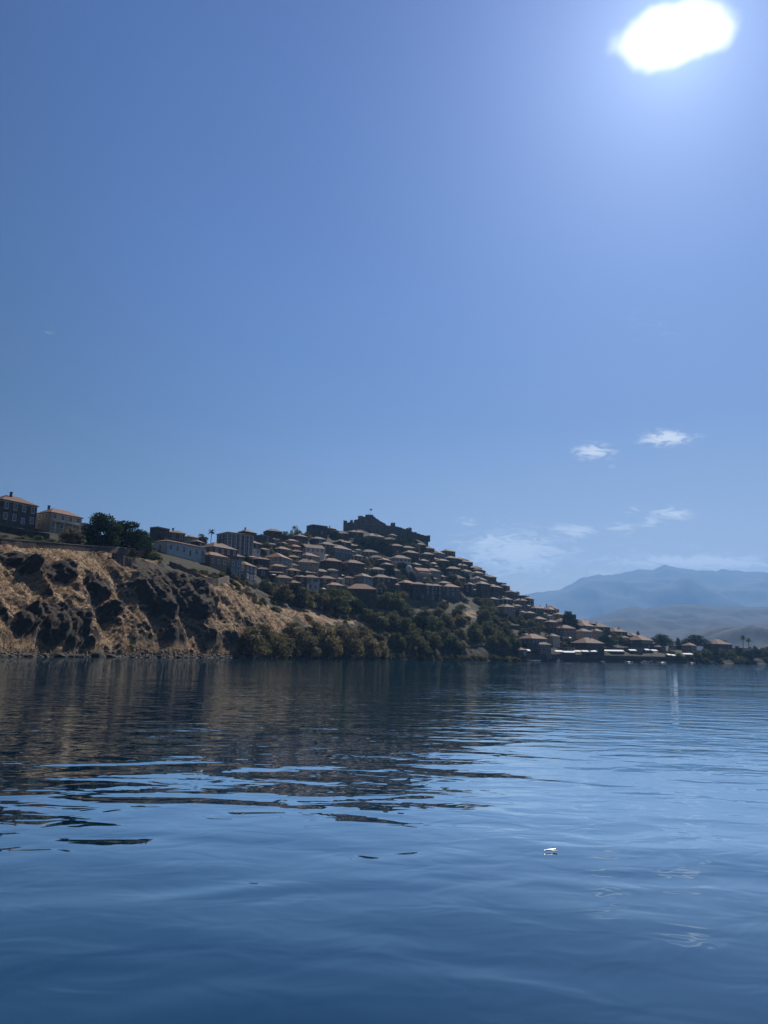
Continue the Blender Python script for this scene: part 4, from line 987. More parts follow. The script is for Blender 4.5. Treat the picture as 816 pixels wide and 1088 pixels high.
def make_kind(kind, seed):
    rs = random.Random(seed); lobes = []
    def ring(n, rad, z, r0, rz, j=.25):
        for i in range(n):
            t = 2 * math.pi * (i + rs.uniform(-.3, .3)) / n; rd_ = rad * rs.uniform(1 - j, 1 + j)
            lobes.append((rd_ * math.cos(t), rd_ * math.sin(t), z + rs.uniform(-.05, .05), r0 * rs.uniform(.8, 1.2), rz * rs.uniform(.8, 1.2)))
    if kind == 'dark_tree':
        ring(7, .34, .30, .18, .18); ring(6, .29, .56, .17, .16); ring(4, .16, .80, .16, .13); lobes.append((0, 0, .48, .3, .3)); n, sz, mt, th = 5400, .055, 'pine', .3
    elif kind == 'leafy_tree':
        ring(7, .33, .24, .18, .18); ring(6, .29, .52, .18, .17); ring(3, .14, .80, .16, .14); lobes.append((0, 0, .42, .3, .32)); n, sz, mt, th = 2600, .075, 'green', .2
    elif kind == 'olive_tree':
        ring(6, .33, .36, .16, .16); ring(6, .27, .60, .16, .15); ring(3, .13, .80, .15, .14); lobes.append((0, 0, .45, .28, .25)); n, sz, mt, th = 2600, .068, 'olive', .22
    elif kind == 'shore_bush':
        ring(8, .36, .20, .17, .19); ring(7, .30, .48, .17, .17); ring(4, .15, .74, .16, .16); lobes.append((0, 0, .3, .33, .32)); n, sz, mt, th = 2600, .070, 'olive', .12
    elif kind == 'scrub_bush':
        ring(6, .3, .25, .2, .25); ring(4, .16, .6, .2, .24); n, sz, mt, th = 420, .16, 'scrub', .1
    elif kind == 'green_bush':
        ring(6, .3, .25, .2, .25); ring(4, .16, .6, .2, .24); n, sz, mt, th = 520, .15, 'green', .1
    elif kind == 'cypress':
        for i in range(9):
            z_ = .08 + .1 * i; lobes.append((rs.uniform(-.03, .03), rs.uniform(-.03, .03), z_, .46 * (1 - (i / 9.5) ** 1.7) + .06, .09))
        n, sz, mt, th = 1500, .09, 'pine', .1
    elif kind == 'umbrella_pine':
        ring(12, .38, .42, .14, .16, .15); ring(9, .28, .64, .17, .16); ring(4, .11, .82, .18, .13); lobes.append((0, 0, .5, .3, .25)); n, sz, mt, th = 3200, .055, 'pine', .3
    elif kind == 'bare_tree':
        ring(5, .3, .55, .14, .16); ring(4, .2, .8, .12, .18); n, sz, mt, th = 380, .09, 'green', .4
    cm = crown_mesh('crown', lobes, n, sz, mt, seed)
    limbs = [(l[0] * .8, l[1] * .8, l[2]) for l in lobes[:7]] if kind != 'cypress' else []
    return cm, trunk_mesh(th, .035 if kind != 'cypress' else .06, limbs, seed)
def palm_parts(seed):
    rs = random.Random(seed); V_, F_ = [], []
    for i in range(34):
        t = 2 * math.pi * i / 34 + rs.uniform(-.1, .1); el = rs.uniform(-.5, 1.2); L = .45
        p = Vector((0, 0, .86)); d = Vector((math.cos(t) * math.cos(el), math.sin(t) * math.cos(el), math.sin(el) * .35)); s = Vector((-math.sin(t), math.cos(t), 0))
        prev = None
        for k in range(5):
            w_ = .06 * math.sin(math.pi * (k + .6) / 5.6); a_, b_ = p - s * w_, p + s * w_
            i0 = len(V_); V_ += [tuple(a_), tuple(b_)]
            if k: F_.append((i0 - 2, i0 - 1, i0 + 1, i0))
            p = p + d * (L / 4); d = (d + Vector((0, 0, -.13))).normalized()
    cm = mesh_np('crown', V_, F_, [MAT['pine']])
    m = MB(); m.tube((0, 0, -.2), (.02, 0, .45), .045, .035, 8); m.tube((.02, 0, .45), (0, 0, .86), .035, .04, 8)
    return cm, m.mesh('trunk', MAT['bark'], True)
KINDS = {}
for k_, ns in (('dark_tree', 3), ('leafy_tree', 4), ('olive_tree', 3), ('shore_bush', 4), ('scrub_bush', 4), ('green_bush', 4), ('cypress', 2), ('umbrella_pine', 2), ('bare_tree', 1)):
    KINDS[k_] = [make_kind(k_, 100 + 17 * i + len(k_)) for i in range(ns)]
KINDS['palm_tree'] = [palm_parts(5)]
PLANTS = []    # (name, px, Empty, group phrase, look phrase)
tr = random.Random(23)
protos = {}
def copy_plant(kind, var):
    """the first of a kind is built, later ones copy it and its parts"""
    key = (kind, var)
    if key not in protos:
        root = link(kind, None); cm, tm = KINDS[kind][var]
        link('crown' if 'bush' not in kind else 'foliage', cm, root); link('trunk' if 'bush' not in kind else 'stem', tm, root)
        protos[key] = root; return root
    src = protos[key]; root = src.copy(); COL.objects.link(root)
    for c_ in src.children:
        d_ = c_.copy(); COL.objects.link(d_); d_.parent = root
    return root
def plant(kind, px, py, hpx, wpx, grp, look, cat='tree', label=None, sink=.1):
    x, y, z = hit(px, py); var = tr.randrange(len(KINDS[kind]))
    root = copy_plant(kind, var); grow = (1.2 if px < 520 else .9) if cat == 'tree' and not label else 1.0; hgt = grow * hpx * y / F_PX; wd = grow * 1.1 * wpx * y / F_PX
    root.location = (x, y, z - sink * min(hgt, 3)); root.rotation_euler = (0, 0, tr.uniform(0, 6.28)); root.scale = (wd, wd * tr.uniform(.9, 1.1), hgt)
    root['category'] = cat
    look = {('green tree', 'dark_tree'): 'dark tree', ('green tree', 'olive_tree'): 'grey-green tree', ('green tree', 'leafy_tree'): 'leafy green tree', ('garden tree', 'dark_tree'): 'dark garden tree', ('garden tree', 'cypress'): 'slim cypress', ('garden tree', 'olive_tree'): 'grey-green garden tree',
            ('garden tree', 'leafy_tree'): 'leafy garden tree', ('green shrub', 'scrub_bush'): 'brownish shrub', ('bush', 'scrub_bush'): 'brownish bush', ('bush', 'green_bush'): 'green bush', ('scrub bush', 'scrub_bush'): 'brown scrub bush', ('scrub bush', 'green_bush'): 'green scrub bush', ('dark green shrub', 'scrub_bush'): 'brownish shrub', ('leafy tree', 'dark_tree'): 'dark tree', ('garden tree', 'palm_tree'): 'small palm'}.get((look, kind), look)
    if grp == 'gardens between the houses': grp = 'gardens of the ' + zone(px, py - 6)
    if label: root['label'] = label
    else: PLANTS.append((grp, px, root, look))
    return root
plant('dark_tree', 107, 585, 44, 42, '', '', label='tall round dark pine left of its pair behind the small cottage')
plant('dark_tree', 131, 587, 38, 44, '', '', label='broad dark pine behind the white-roofed shelter')
plant('dark_tree', 149, 589, 28, 25, '', '', label='smaller dark pine at the right end of the cliff-top pines')
plant('olive_tree', 75, 583, 25, 32, '', '', label='sunlit olive tree in front of the low stone house')
plant('leafy_tree', 22, 579, 12, 20, 'mansion garden', 'dark leafy garden tree', sink=.3); plant('leafy_tree', 40, 580, 13, 16, 'mansion garden', 'dark leafy garden tree', sink=.3); plant('leafy_tree', 54, 582, 12, 14, 'mansion garden', 'dark leafy garden tree', sink=.3)
plant('palm_tree', 224, 580, 19, 9, '', '', label='single palm with round crown against the sky left of the pale building')
plant('leafy_tree', 214, 578, 12, 14, '', '', label='low green tree on the skyline left of the palm')
plant('green_bush', 213, 626, 15, 16, '', '', 'shrub', label='round dark bush at the foot of the grey retaining wall')
plant('bare_tree', 313, 573, 16, 12, '', '', label='thin branching tree rising above the skyline left of the flat-topped house')
for (a_, b_, c_, d_) in [(303, 574, 9, 10), (309, 575, 8, 12), (318, 574, 9, 12), (326, 573, 8, 9)]: plant('leafy_tree', a_, b_, c_, d_, 'skyline gap left of the castle', 'green tree')
for (a_, b_, c_, d_) in [(379, 583, 10, 12), (386, 585, 13, 14), (395, 586, 14, 15), (404, 586, 13, 15), (412, 585, 11, 12), (425, 581, 9, 12), (434, 580, 9, 11), (440, 581, 7, 8), (398, 575, 7, 10)]:
    plant('dark_tree', a_, b_, c_, d_, 'clump below the castle wall', 'dark tree')
plant('dark_tree', 496, 619, 12, 8, '', '', label='dark round tree at the top edge of the rock face')
for (a_, b_, c_, d_, k_) in [(604, 668, 22, 12, 'dark_tree'), (600, 669, 18, 9, 'cypress'), (609, 669, 18, 10, 'dark_tree')]: plant(k_, a_, b_, c_, d_, 'dark clump above the harbour', 'tall dark tree')
plant('umbrella_pine', 703, 691, 18, 24, '', '', label='left of two flat-domed umbrella pines behind the harbour')
plant('umbrella_pine', 739, 690, 17, 27, '', '', label='right of two flat-domed umbrella pines behind the harbour')
plant('dark_tree', 768, 687, 13, 13, '', '', label='round dark tree at right end of the big orange roof')
plant('palm_tree', 790, 690, 18, 7, '', '', label='taller of two slim trees standing above the flat pale roof'); plant('palm_tree', 796, 690, 15.5, 7, '', '', label='shorter of two slim trees standing above the flat pale roof')
plant('cypress', 678, 675, 12, 6, '', '', label='pointed dark conifer on the ridge above the harbour roofs'); plant('cypress', 721, 689, 13, 8, '', '', label='pointed dark conifer between the two umbrella pines')
plant('dark_tree', 665, 667, 7, 6, 'ridge above the harbour', 'small dark tree'); plant('dark_tree', 783, 689, 8, 7, 'ridge above the harbour', 'small dark tree'); plant('dark_tree', 650, 664, 5, 5, 'ridge above the harbour', 'small dark tree')
# dark row along the eastern shore
for i, px in enumerate([712, 722, 731, 742, 750, 757, 768, 777, 786, 795, 804, 812, 820]):
    plant(tr.choice(['dark_tree', 'leafy_tree', 'leafy_tree']), px + tr.uniform(-2, 2), tr.uniform(699, 702.5), tr.uniform(11, 17) if px > 745 or px < 720 else tr.uniform(10, 15), tr.uniform(12, 16), 'shore row right of the harbour', 'leafy tree')
for px, py, h_, w_ in [(797, 690, 8, 8), (802, 692, 9, 9), (810, 693, 7, 10), (815, 692, 8, 9), (776, 692, 7, 10)]: plant('leafy_tree', px, py, h_, w_, 'low ridge at right edge', 'green tree')
# big rounded thickets at the waterline
for (px, py, h_, w_) in [(266, 696, 34, 34), (291, 697, 26, 26), (306, 697, 22, 22), (322, 697, 33, 34), (348, 698, 36, 34), (372, 698, 32, 30), (392, 698, 27, 24), (405, 698, 20, 18), (283, 683, 22, 24), (310, 680, 22, 26), (335, 678, 22, 26), (362, 680, 20, 26), (385, 682, 20, 22), (300, 690, 20, 22), (338, 696, 22, 24), (360, 697, 20, 20)]:
    plant('shore_bush', px, py, h_, w_, 'thicket at the waterline', 'big rounded olive-green bush', 'bush')
# the wooded bank under the lowest houses
wb = random.Random(77)
for _ in range(30):
    px = wb.uniform(405, 560); py = wb.uniform(float(np.interp(px, [405, 440, 500, 560], [655, 652, 664, 668])), float(np.interp(px, [405, 470, 560], [694, 697, 698])))
    plant(wb.choice(['leafy_tree', 'leafy_tree', 'dark_tree', 'olive_tree']), px, py, wb.uniform(8, 15), wb.uniform(10, 17), 'wooded bank below the town', 'green tree')
for _ in range(46):
    px = wb.uniform(484, 566); py = wb.uniform(float(np.interp(px, [484, 510, 566], [634, 636, 656])), float(np.interp(px, [484, 566], [656, 668])))
    if 494 < px < 507 and 644 < py: continue
    plant(wb.choice(['green_bush', 'green_bush', 'scrub_bush', 'leafy_tree']), px, py, wb.uniform(5, 9), wb.uniform(7, 13), 'steep slope under the right-hand shoulder', 'dark shrub', 'shrub', sink=.3)
for k in range(34):
    px = 408 + k * 4.5 + wb.uniform(-1.5, 1.5)
    plant(wb.choice(['green_bush', 'scrub_bush', 'green_bush']), px, 698 + (px - 408) * .018, wb.uniform(3, 7), wb.uniform(6, 12), 'waterline below the wooded bank', 'low shrub', 'shrub', sink=.2)
for _ in range(70):
    px = wb.uniform(440, 600); py = wb.uniform(float(np.interp(px, [440, 500, 600], [650, 655, 664])), float(np.interp(px, [440, 600], [697, 688])))
    plant(wb.choice(['green_bush', 'green_bush', 'scrub_bush']), px, py, wb.uniform(4, 8), wb.uniform(7, 13), 'slope above the shore path', 'green shrub', 'shrub', sink=.3)
for (px, py, h_, w_) in [(300, 642, 20, 20), (313, 640, 18, 20), (322, 646, 20, 18), (333, 644, 16, 16), (345, 650, 18, 20), (357, 652, 24, 24), (368, 650, 20, 20), (378, 655, 16, 18), (352, 640, 14, 16), (366, 634, 12, 14), (412, 651, 20, 16), (422, 654, 22, 16), (405, 648, 14, 14), (432, 660, 14, 14), (390, 662, 14, 18), (402, 668, 16, 20), (416, 670, 16, 18),
                         (430, 676, 18, 22), (446, 674, 18, 22), (460, 672, 16, 20), (474, 670, 16, 18), (488, 668, 14, 16), (452, 660, 14, 16), (466, 658, 12, 14), (438, 688, 16, 22), (456, 688, 16, 20), (472, 686, 16, 18), (420, 688, 14, 18), (488, 684, 15, 16), (504, 682, 18, 18), (518, 680, 18, 18), (532, 690, 22, 22), (545, 690, 20, 18), (523, 690, 18, 18), (510, 672, 12, 14), (526, 664, 12, 14), (515, 660, 12, 12), (540, 680, 14, 14), (556, 676, 10, 12),
                         (376, 632, 10, 10), (290, 632, 12, 12), (281, 628, 12, 14), (470, 650, 10, 12), (486, 655, 10, 10)]:
    plant(tr.choice(['leafy_tree', 'leafy_tree', 'olive_tree', 'leafy_tree', 'dark_tree']), px, py, h_, w_, 'wooded bank below the town', 'green tree')
for (px, py, h_, w_) in [(564, 668, 9, 10), (574, 667, 8, 10), (584, 668, 9, 10), (596, 672, 10, 10), (614, 671, 9, 10), (622, 676, 10, 12), (633, 676, 12, 12), (643, 684, 12, 12), (652, 680, 10, 12), (660, 684, 12, 12), (668, 686, 10, 12), (603, 684, 10, 12), (640, 671, 8, 10), (650, 686, 12, 14), (596, 660, 8, 8), (553, 660, 9, 9), (562, 662, 8, 9), (626, 663, 9, 11), (631, 661, 7, 8), (612, 656, 7, 8), (570, 658, 7, 8), (580, 660, 8, 8), (690, 688, 9, 9), (547, 656, 8, 9)]:
    plant(tr.choice(['leafy_tree', 'leafy_tree', 'dark_tree', 'olive_tree']), px, py, h_, w_, 'gardens above the harbour', 'green tree')
# garden trees scattered between the houses
cnt = 0
while cnt < 150:
    px = tr.uniform(262, 566); py = tr.uniform(578, 640)
    top = float(np.interp(px, [260, 330, 390, 440, 500, 560], [582, 582, 586, 588, 606, 642])); bot = float(np.interp(px, [260, 300, 390, 440, 500, 560], [606, 626, 640, 640, 640, 660]))
    if not (top < py < bot): continue
    w_ = tr.uniform(6, 12)
    plant(tr.choice(['leafy_tree', 'dark_tree', 'leafy_tree', 'olive_tree', 'cypress']) if tr.random() < .95 else 'palm_tree', px, py, tr.uniform(6, 11), w_, 'gardens between the houses', 'garden tree'); cnt += 1
# scrub on the dry cliff
sb = []
for i in range(60):
    px = tr.uniform(-6, 262); ylo = float(np.interp(px, [0, 60, 120, 175, 230, 262], [588, 592, 600, 612, 632, 645]))
    sb.append((px, tr.uniform(ylo, 694)))
for (px, py) in sb: plant(tr.choice(['scrub_bush', 'scrub_bush', 'green_bush']), px, py, tr.uniform(3, 7.5), tr.uniform(5, 11), 'dry cliff at left', 'scrub bush', 'shrub', sink=.35)
for (px, py) in [(x_, 600 + (x_ - 232) * .42 + d_) for x_ in range(236, 300, 5) for d_ in (8, 22)]: plant(tr.choice(['green_bush', 'green_bush', 'scrub_bush']), px + tr.uniform(-3, 3), py + tr.uniform(-3, 3), tr.uniform(6, 11), tr.uniform(8, 15), 'dark slope below the blue-grey house', 'dark green shrub', 'shrub', sink=.3)
for (px, py) in [(tr.uniform(300, 440), tr.uniform(655, 690)) for _ in range(60)]: plant(tr.choice(['green_bush', 'scrub_bush']), px, py, tr.uniform(5, 10), tr.uniform(7, 14), 'bank behind the thicket', 'bush', 'shrub', sink=.3)
for (px, py, h_, w_) in [(4, 577, 11, 16), (-8, 576, 12, 16), (92, 586, 9, 12), (100, 587, 8, 11), (140, 591, 9, 12), (158, 593, 12, 14), (167, 596, 10, 12), (86, 585, 8, 12), (32, 579, 9, 14), (62, 583, 9, 12)]: plant('leafy_tree', px, py, h_, w_, 'gardens along the cliff-top wall', 'dark leafy tree', sink=.3)
for _ in range(44):
    px = tr.uniform(162, 268); plant(tr.choice(['green_bush', 'green_bush', 'scrub_bush']), px, float(np.interp(px, [166, 215, 268], [600, 614, 616])) + tr.uniform(-1, 12), tr.uniform(4, 8), tr.uniform(7, 13), 'slope under the long white building', 'dark shrub', 'shrub', sink=.3)
for (px, py, h_, w_) in [(346, 569, 7, 9), (356, 572, 8, 10), (364, 573, 8, 10), (371, 572, 7, 9), (342, 585, 7, 8), (449, 586, 6, 8)]: plant('dark_tree', px, py, h_, w_, 'upper town left of the castle clump', 'dark tree')
for _ in range(26):
    px = tr.uniform(742, 822); plant(tr.choice(['green_bush', 'green_bush', 'scrub_bush']), px, tr.uniform(701.5, 704.5), tr.uniform(4, 7), tr.uniform(7, 12), 'shore at right edge', 'low shrub', 'shrub', sink=.2)
for _ in range(34):
    px = tr.uniform(215, 292); py = tr.uniform(float(np.interp(px, [215, 292], [652, 655])), 690)
    plant(tr.choice(['green_bush', 'green_bush', 'scrub_bush']), px, py, tr.uniform(4, 8), tr.uniform(7, 13), 'dry slope left of the thicket', 'low bush', 'shrub', sink=.3)
for px in range(168, 246, 5):
    plant(tr.choice(['green_bush', 'green_bush', 'scrub_bush', 'leafy_tree']), px + tr.uniform(-2, 2), float(np.interp(px, [165, 190, 215, 240], [598, 604, 609, 612])) + tr.uniform(-1, 4), tr.uniform(5, 8), tr.uniform(8, 13), 'terrace above the long retaining wall', 'garden bush', 'shrub', sink=.3)
gp = {}
for p in PLANTS: gp.setdefault((p[0], p[3]), []).append(p)
for (grp, look), lst in gp.items():
    lst.sort(key=lambda p: p[1])
    for n, (_, px, root, _) in enumerate(lst):
        root['label'] = f'{look}, {ordinal(n + 1)} from the left in the {grp}' if 'cliff' not in grp and 'slope' not in grp and 'row' not in grp and 'ridge' not in grp and 'bank' not in grp and 'shore' not in grp and 'terrace' not in grp else f'{look}, {ordinal(n + 1)} from the left on the {grp}'
        root['group'] = f'{look} on the {grp}'.replace('tree on', 'trees on').replace('bush on', 'bushes on').replace('shrub on', 'shrubs on')

# ------------------------------------------------------------------ dry grass and shore stones (nobody could count them)
def land_samples(n, maskf, seed, t0=2.05, t1=4.4):
    r = np.random.default_rng(seed); j0 = np.searchsorted(tt, t0); j1 = np.searchsorted(tt, t1)
    out = []
    jj = r.integers(j0, j1, n * 6); cc = r.integers(60, nu_ - 200, n * 6)
    ok = maskf(jj, cc, r); jj, cc = jj[ok][:n], cc[ok][:n]
    return np.stack([GXd[jj, cc], GYd[jj, cc], GZd[jj, cc]], 1), r
P_, r_ = land_samples(26000, lambda j, c: None, 3) if False else land_samples(5500, lambda j, c, r: (rockm[j, c] < .35) & (PIX[j, c] < 330) & (PIX[j, c] > -60) & (r.uniform(size=len(j)) > scr[j, c]), 3)
n = len(P_); B = 3
base = np.repeat(P_, B, 0) + r_.normal(size=(n * B, 3)) * np.array([.25, .25, .03]); th_ = r_.uniform(0, 6.28, n * B); wv = np.stack([np.cos(th_), np.sin(th_), 0 * th_], 1) * r_.uniform(.08, .22, n * B)[:, None]
tip = base + np.stack([r_.normal(size=n * B) * .15, r_.normal(size=n * B) * .15, r_.uniform(.2, .5, n * B)], 1)
gv = np.stack([base - wv, base + wv, tip], 1).reshape(-1, 3)
MAT['straw'] = mat_leaf('straw', (0.13, 0.092, 0.057), (0.22, 0.160, 0.100), (0.34, 0.260, 0.170))
tag(link('dry_grass', mesh_np('dry_grass', gv, np.arange(len(gv)).reshape(-1, 3), [MAT['straw']])), 'straw-coloured dry grass covering the sunlit left cliff', 'grass', None, 'stuff')

def stone_mesh(seed, sub=1):
    import bmesh
    bm = bmesh.new(); bmesh.ops.create_icosphere(bm, subdivisions=sub, radius=1.0); r = random.Random(seed)
    ax = Vector((r.uniform(.8, 1.3), r.uniform(.7, 1.1), r.uniform(.5, .8)))
    cuts = [(Vector((r.gauss(0, 1), r.gauss(0, 1), r.gauss(0, 1))).normalized(), r.uniform(.55, .85)) for _ in range(7)]
    for v_ in bm.verts:
        c_ = v_.co.copy()
        for (nn, d_) in cuts:
            k = c_.dot(nn)
            if k > d_: c_ -= nn * (k - d_)
        v_.co = Vector((c_.x * ax.x, c_.y * ax.y, c_.z * ax.z))
    me = bpy.data.meshes.new('boulder'); bm.to_mesh(me); bm.free(); me.materials.append(MAT['rock']); return me
sm = [stone_mesh(i, 1) for i in range(5)]
vv, fq = [], []
sr = np.random.default_rng(9)
sdat = []
for me_ in sm:
    a_ = np.empty(len(me_.vertices) * 3, np.float32); me_.vertices.foreach_get('co', a_); f_ = np.array([p.vertices[:] for p in me_.polygons]); sdat.append((a_.reshape(-1, 3), f_))
off = 0
for i in range(2600):
    px = sr.uniform(-60, 560); u_ = ray(px, 697)[0]; Y_, Z_ = base_profile(u_); yy = Y_[1] + sr.uniform(0.2, 1.0) ** 1.3 * (Y_[2] - Y_[1] + 2.2); s_ = sr.uniform(.12, .5) * (1.4 if sr.random() < .08 else 1)
    v0, f0 = sdat[i % 5]; a_ = sr.uniform(0, 6.28); ca, sa = math.cos(a_), math.sin(a_)
    v1 = np.stack([v0[:, 0] * ca - v0[:, 1] * sa, v0[:, 0] * sa + v0[:, 1] * ca, v0[:, 2]], 1) * s_ + np.array([u_ * yy, yy, np.interp(yy, Y_, Z_) + .1 * s_])
    vv.append(v1); fq.append(f0 + off); off += len(v1)
MAT['pebble'] = mat_plain('shore_stone', (0.085, 0.075, 0.068), 0.9, 0.2, .6, 1.5)
tag(link('shore_stones', mesh_np('shore_stones', np.concatenate(vv), np.concatenate(fq), [MAT['pebble']])), 'grey stones strewn along the waterline under the cliff', 'stones', None, 'stuff')
bmesh_v = [stone_mesh(50 + i, 3) for i in range(4)]
bl = [(106, 694, 3.6, 2.0), (118, 694.5, 1.6, 1.0), (60, 694, 2.4, 1.3), (30, 694, 1.8, 1.0), (12, 694, 1.2, .9), (84, 694, 1.6, 1.1), (140, 694.5, 1.0, .7), (168, 695, .9, .7), (190, 695, 1.2, .8), (214, 695, 1.0, .7), (236, 695.5, 1.4, .9), (46, 695, 1.0, .7), (74, 695, 1.2, .8), (430, 699, 1.6, .9), (452, 699, 1.2, .8), (415, 699, 1.4, .9), (250, 696, 1.0, .7), (156, 695, .8, .6)]
bl.sort()
proto_b = {}
for n_, (px, py, sx_, sz_) in enumerate(bl):
    u_ = ray(px, py)[0]; Y_, Z_ = base_profile(u_); yy = Y_[1] + 1.6
    ob = link('boulder', bmesh_v[n_ % 4], None, (u_ * yy, yy, .1), tr.uniform(0, 6.28)); ob.scale = (sx_, sx_ * .8, sz_)
    tag(ob, f'dark boulder at the waterline, {ordinal(n_ + 1)} from the left along the shore' if px != 106 else 'largest dark boulder at the waterline below the cliff pines', 'boulder', 'boulders along the waterline')

# ------------------------------------------------------------------ parasols, awnings, quay, boats, lamp posts
def parasol_parts():
    m = MB(); n = 8; R_ = 1.6
    for k in range(n):
        a0, a1 = 2 * math.pi * k / n, 2 * math.pi * (k + 1) / n
        p0, p1 = (R_ * math.cos(a0), R_ * math.sin(a0), 2.15), (R_ * math.cos(a1), R_ * math.sin(a1), 2.15)
        m.poly([p0, p1, (0, 0, 2.75)]); m.poly([(p0[0], p0[1], 1.95), (p1[0], p1[1], 1.95), p1, p0]); m.poly([p1, p0, (0, 0, 2.70)])
    p = MB(); p.tube((0, 0, -.6), (0, 0, 2.74), .035, .03, 6); b = MB(); b.lathe([(.35, 0), (.3, .12), (.06, .14)], 10)
    return m.mesh('canopy', MAT['fabric']), p.mesh('pole', MAT['wood']), b.mesh('base', MAT['concrete'])
pc, pp, pb = parasol_parts(); par0 = None
PARA = [(376, 641, 'leftmost white parasol on the tree-edged terrace below the tall stone house'), (384, 643.5, 'white parasol low on the terrace corner under the tall stone house'), (401, 638, 'white parasol in front of the tall stone house, right side'), (377.5, 633, 'half-hidden white parasol against the left corner of the tall stone house'),
        (427.5, 627, 'left of two white parasols under the orange-roofed row'), (435, 627, 'right of two white parasols under the orange-roofed row'), (346, 628, 'white parasol right of the white house, uppermost of three'), (343, 631, 'white parasol right of the white house, leftmost of three'), (350, 635, 'white parasol right of the white house, lowest of three'), (290, 616.5, 'white parasol on the terrace left of the cream house'),
        (363, 616, 'white parasol under the tall brown house'), (378, 642, 'small white parasol near the terrace hedge')][:11]
for i, (px, py, lab) in enumerate(PARA):
    x, y, z = hit(px, py)
    if par0 is None:
        r0_ = link('parasol', None); link('canopy', pc, r0_); link('pole', pp, r0_); link('base', pb, r0_); par0 = r0_
    else:
        r0_ = par0.copy(); COL.objects.link(r0_)
        for c_ in par0.children: d_ = c_.copy(); COL.objects.link(d_); d_.parent = r0_
    r0_.location = (x, y - .5, z + .3); r0_.scale = (1.15, 1.15, 1); tag(r0_, lab, 'parasol', 'white parasols on the terraces')

def quay_pt(px, dy=0.0):
    u_ = ray(px, 703)[0]; Y_, Z_ = base_profile(u_); y = Y_[1] + dy; return Vector((u_ * y, y, 0))
m = MB()
qs = [quay_pt(p) for p in np.linspace(556, 742, 14)]; qb = [quay_pt(p, 13) for p in np.linspace(556, 742, 14)]
for i in range(13):
    a_, b_, c_, d_ = qs[i], qs[i + 1], qb[i + 1], qb[i]; lo, hi = Vector((0, 0, -1.5)), Vector((0, 0, 1.25))
    m.hexa([a_ + lo, b_ + lo, c_ + lo, d_ + lo], [a_ + hi, b_ + hi, c_ + hi, d_ + hi])
structure('quay', m.mesh('quay', MAT['stone']))
AW = [(561, 690.5, 4.5, 'small white awning at the left end of the harbour front'), (594, 691.5, 8, 'white awning left of the long sloping one on the quay'), (602, 692.3, 17, 'long white sloping awning on the quay, widest of the left group'), (613, 691.5, 9, 'white awning just right of the long sloping one'), (622, 691.5, 7, 'short white awning under the big orange-roofed quay building'), (630.5, 691.5, 7, 'short white awning at the right end of the big orange-roofed quay building'),
      (652, 691, 22, 'longest straight white awning mid harbour front'), (672.5, 690.5, 7.5, 'white awning right of the longest straight awning'), (688, 690, 5, 'left of two small white awnings below the umbrella pine'), (695.5, 690.7, 6.5, 'right of two small white awnings below the umbrella pine'), (711, 695.2, 4, 'small bright white awning by the water, left of a pair'), (715.5, 695.8, 4, 'small bright white awning by the water, right of a pair'), (731, 694.5, 10, 'dull white awning under the right-hand umbrella pine'), (602, 677, 9, 'whitish upper terrace awning above the quay'), (557, 673, 7, 'bright white upper awning beside the long orange roof')]
for (px, py, w_, lab) in AW:
    if py < 680: x, y, z = hit(px, py, 2.6)
    else: v_ = quay_pt(px, 5.5 if py < 694 else 2.0); x, y, z = v_.x, v_.y, 1.25
    u_, e_ = ray(px, py); zt = CAM_H + e_ * y; wm = w_ * y / F_PX
    aw = thing('awning', lab, 'awning', (x, y, z), R(4), 'white awnings along the harbour')
    hz_ = zt - z; m = MB(); hw = wm / 2
    m.hexa([(-hw, -1.9, hz_ - .55), (hw, -1.9, hz_ - .55), (hw, 1.5, hz_ + .35), (-hw, 1.5, hz_ + .35)], [(-hw, -1.9, hz_ - .49), (hw, -1.9, hz_ - .49), (hw, 1.5, hz_ + .41), (-hw, 1.5, hz_ + .41)])
    m.box(-hw, hw, -1.93, -1.903, hz_ - .9, hz_ - .5); link('canopy', m.mesh('canopy', MAT['fabric']), aw)
    for sx_ in np.linspace(-hw + .1, hw - .1, max(2, int(wm / 4) + 1)):
        m = MB(); m.tube((sx_, -1.8, -.5), (sx_, -1.8, hz_ - .56), .05, .05, 6); link('post', m.mesh('post', MAT['metal']), aw)

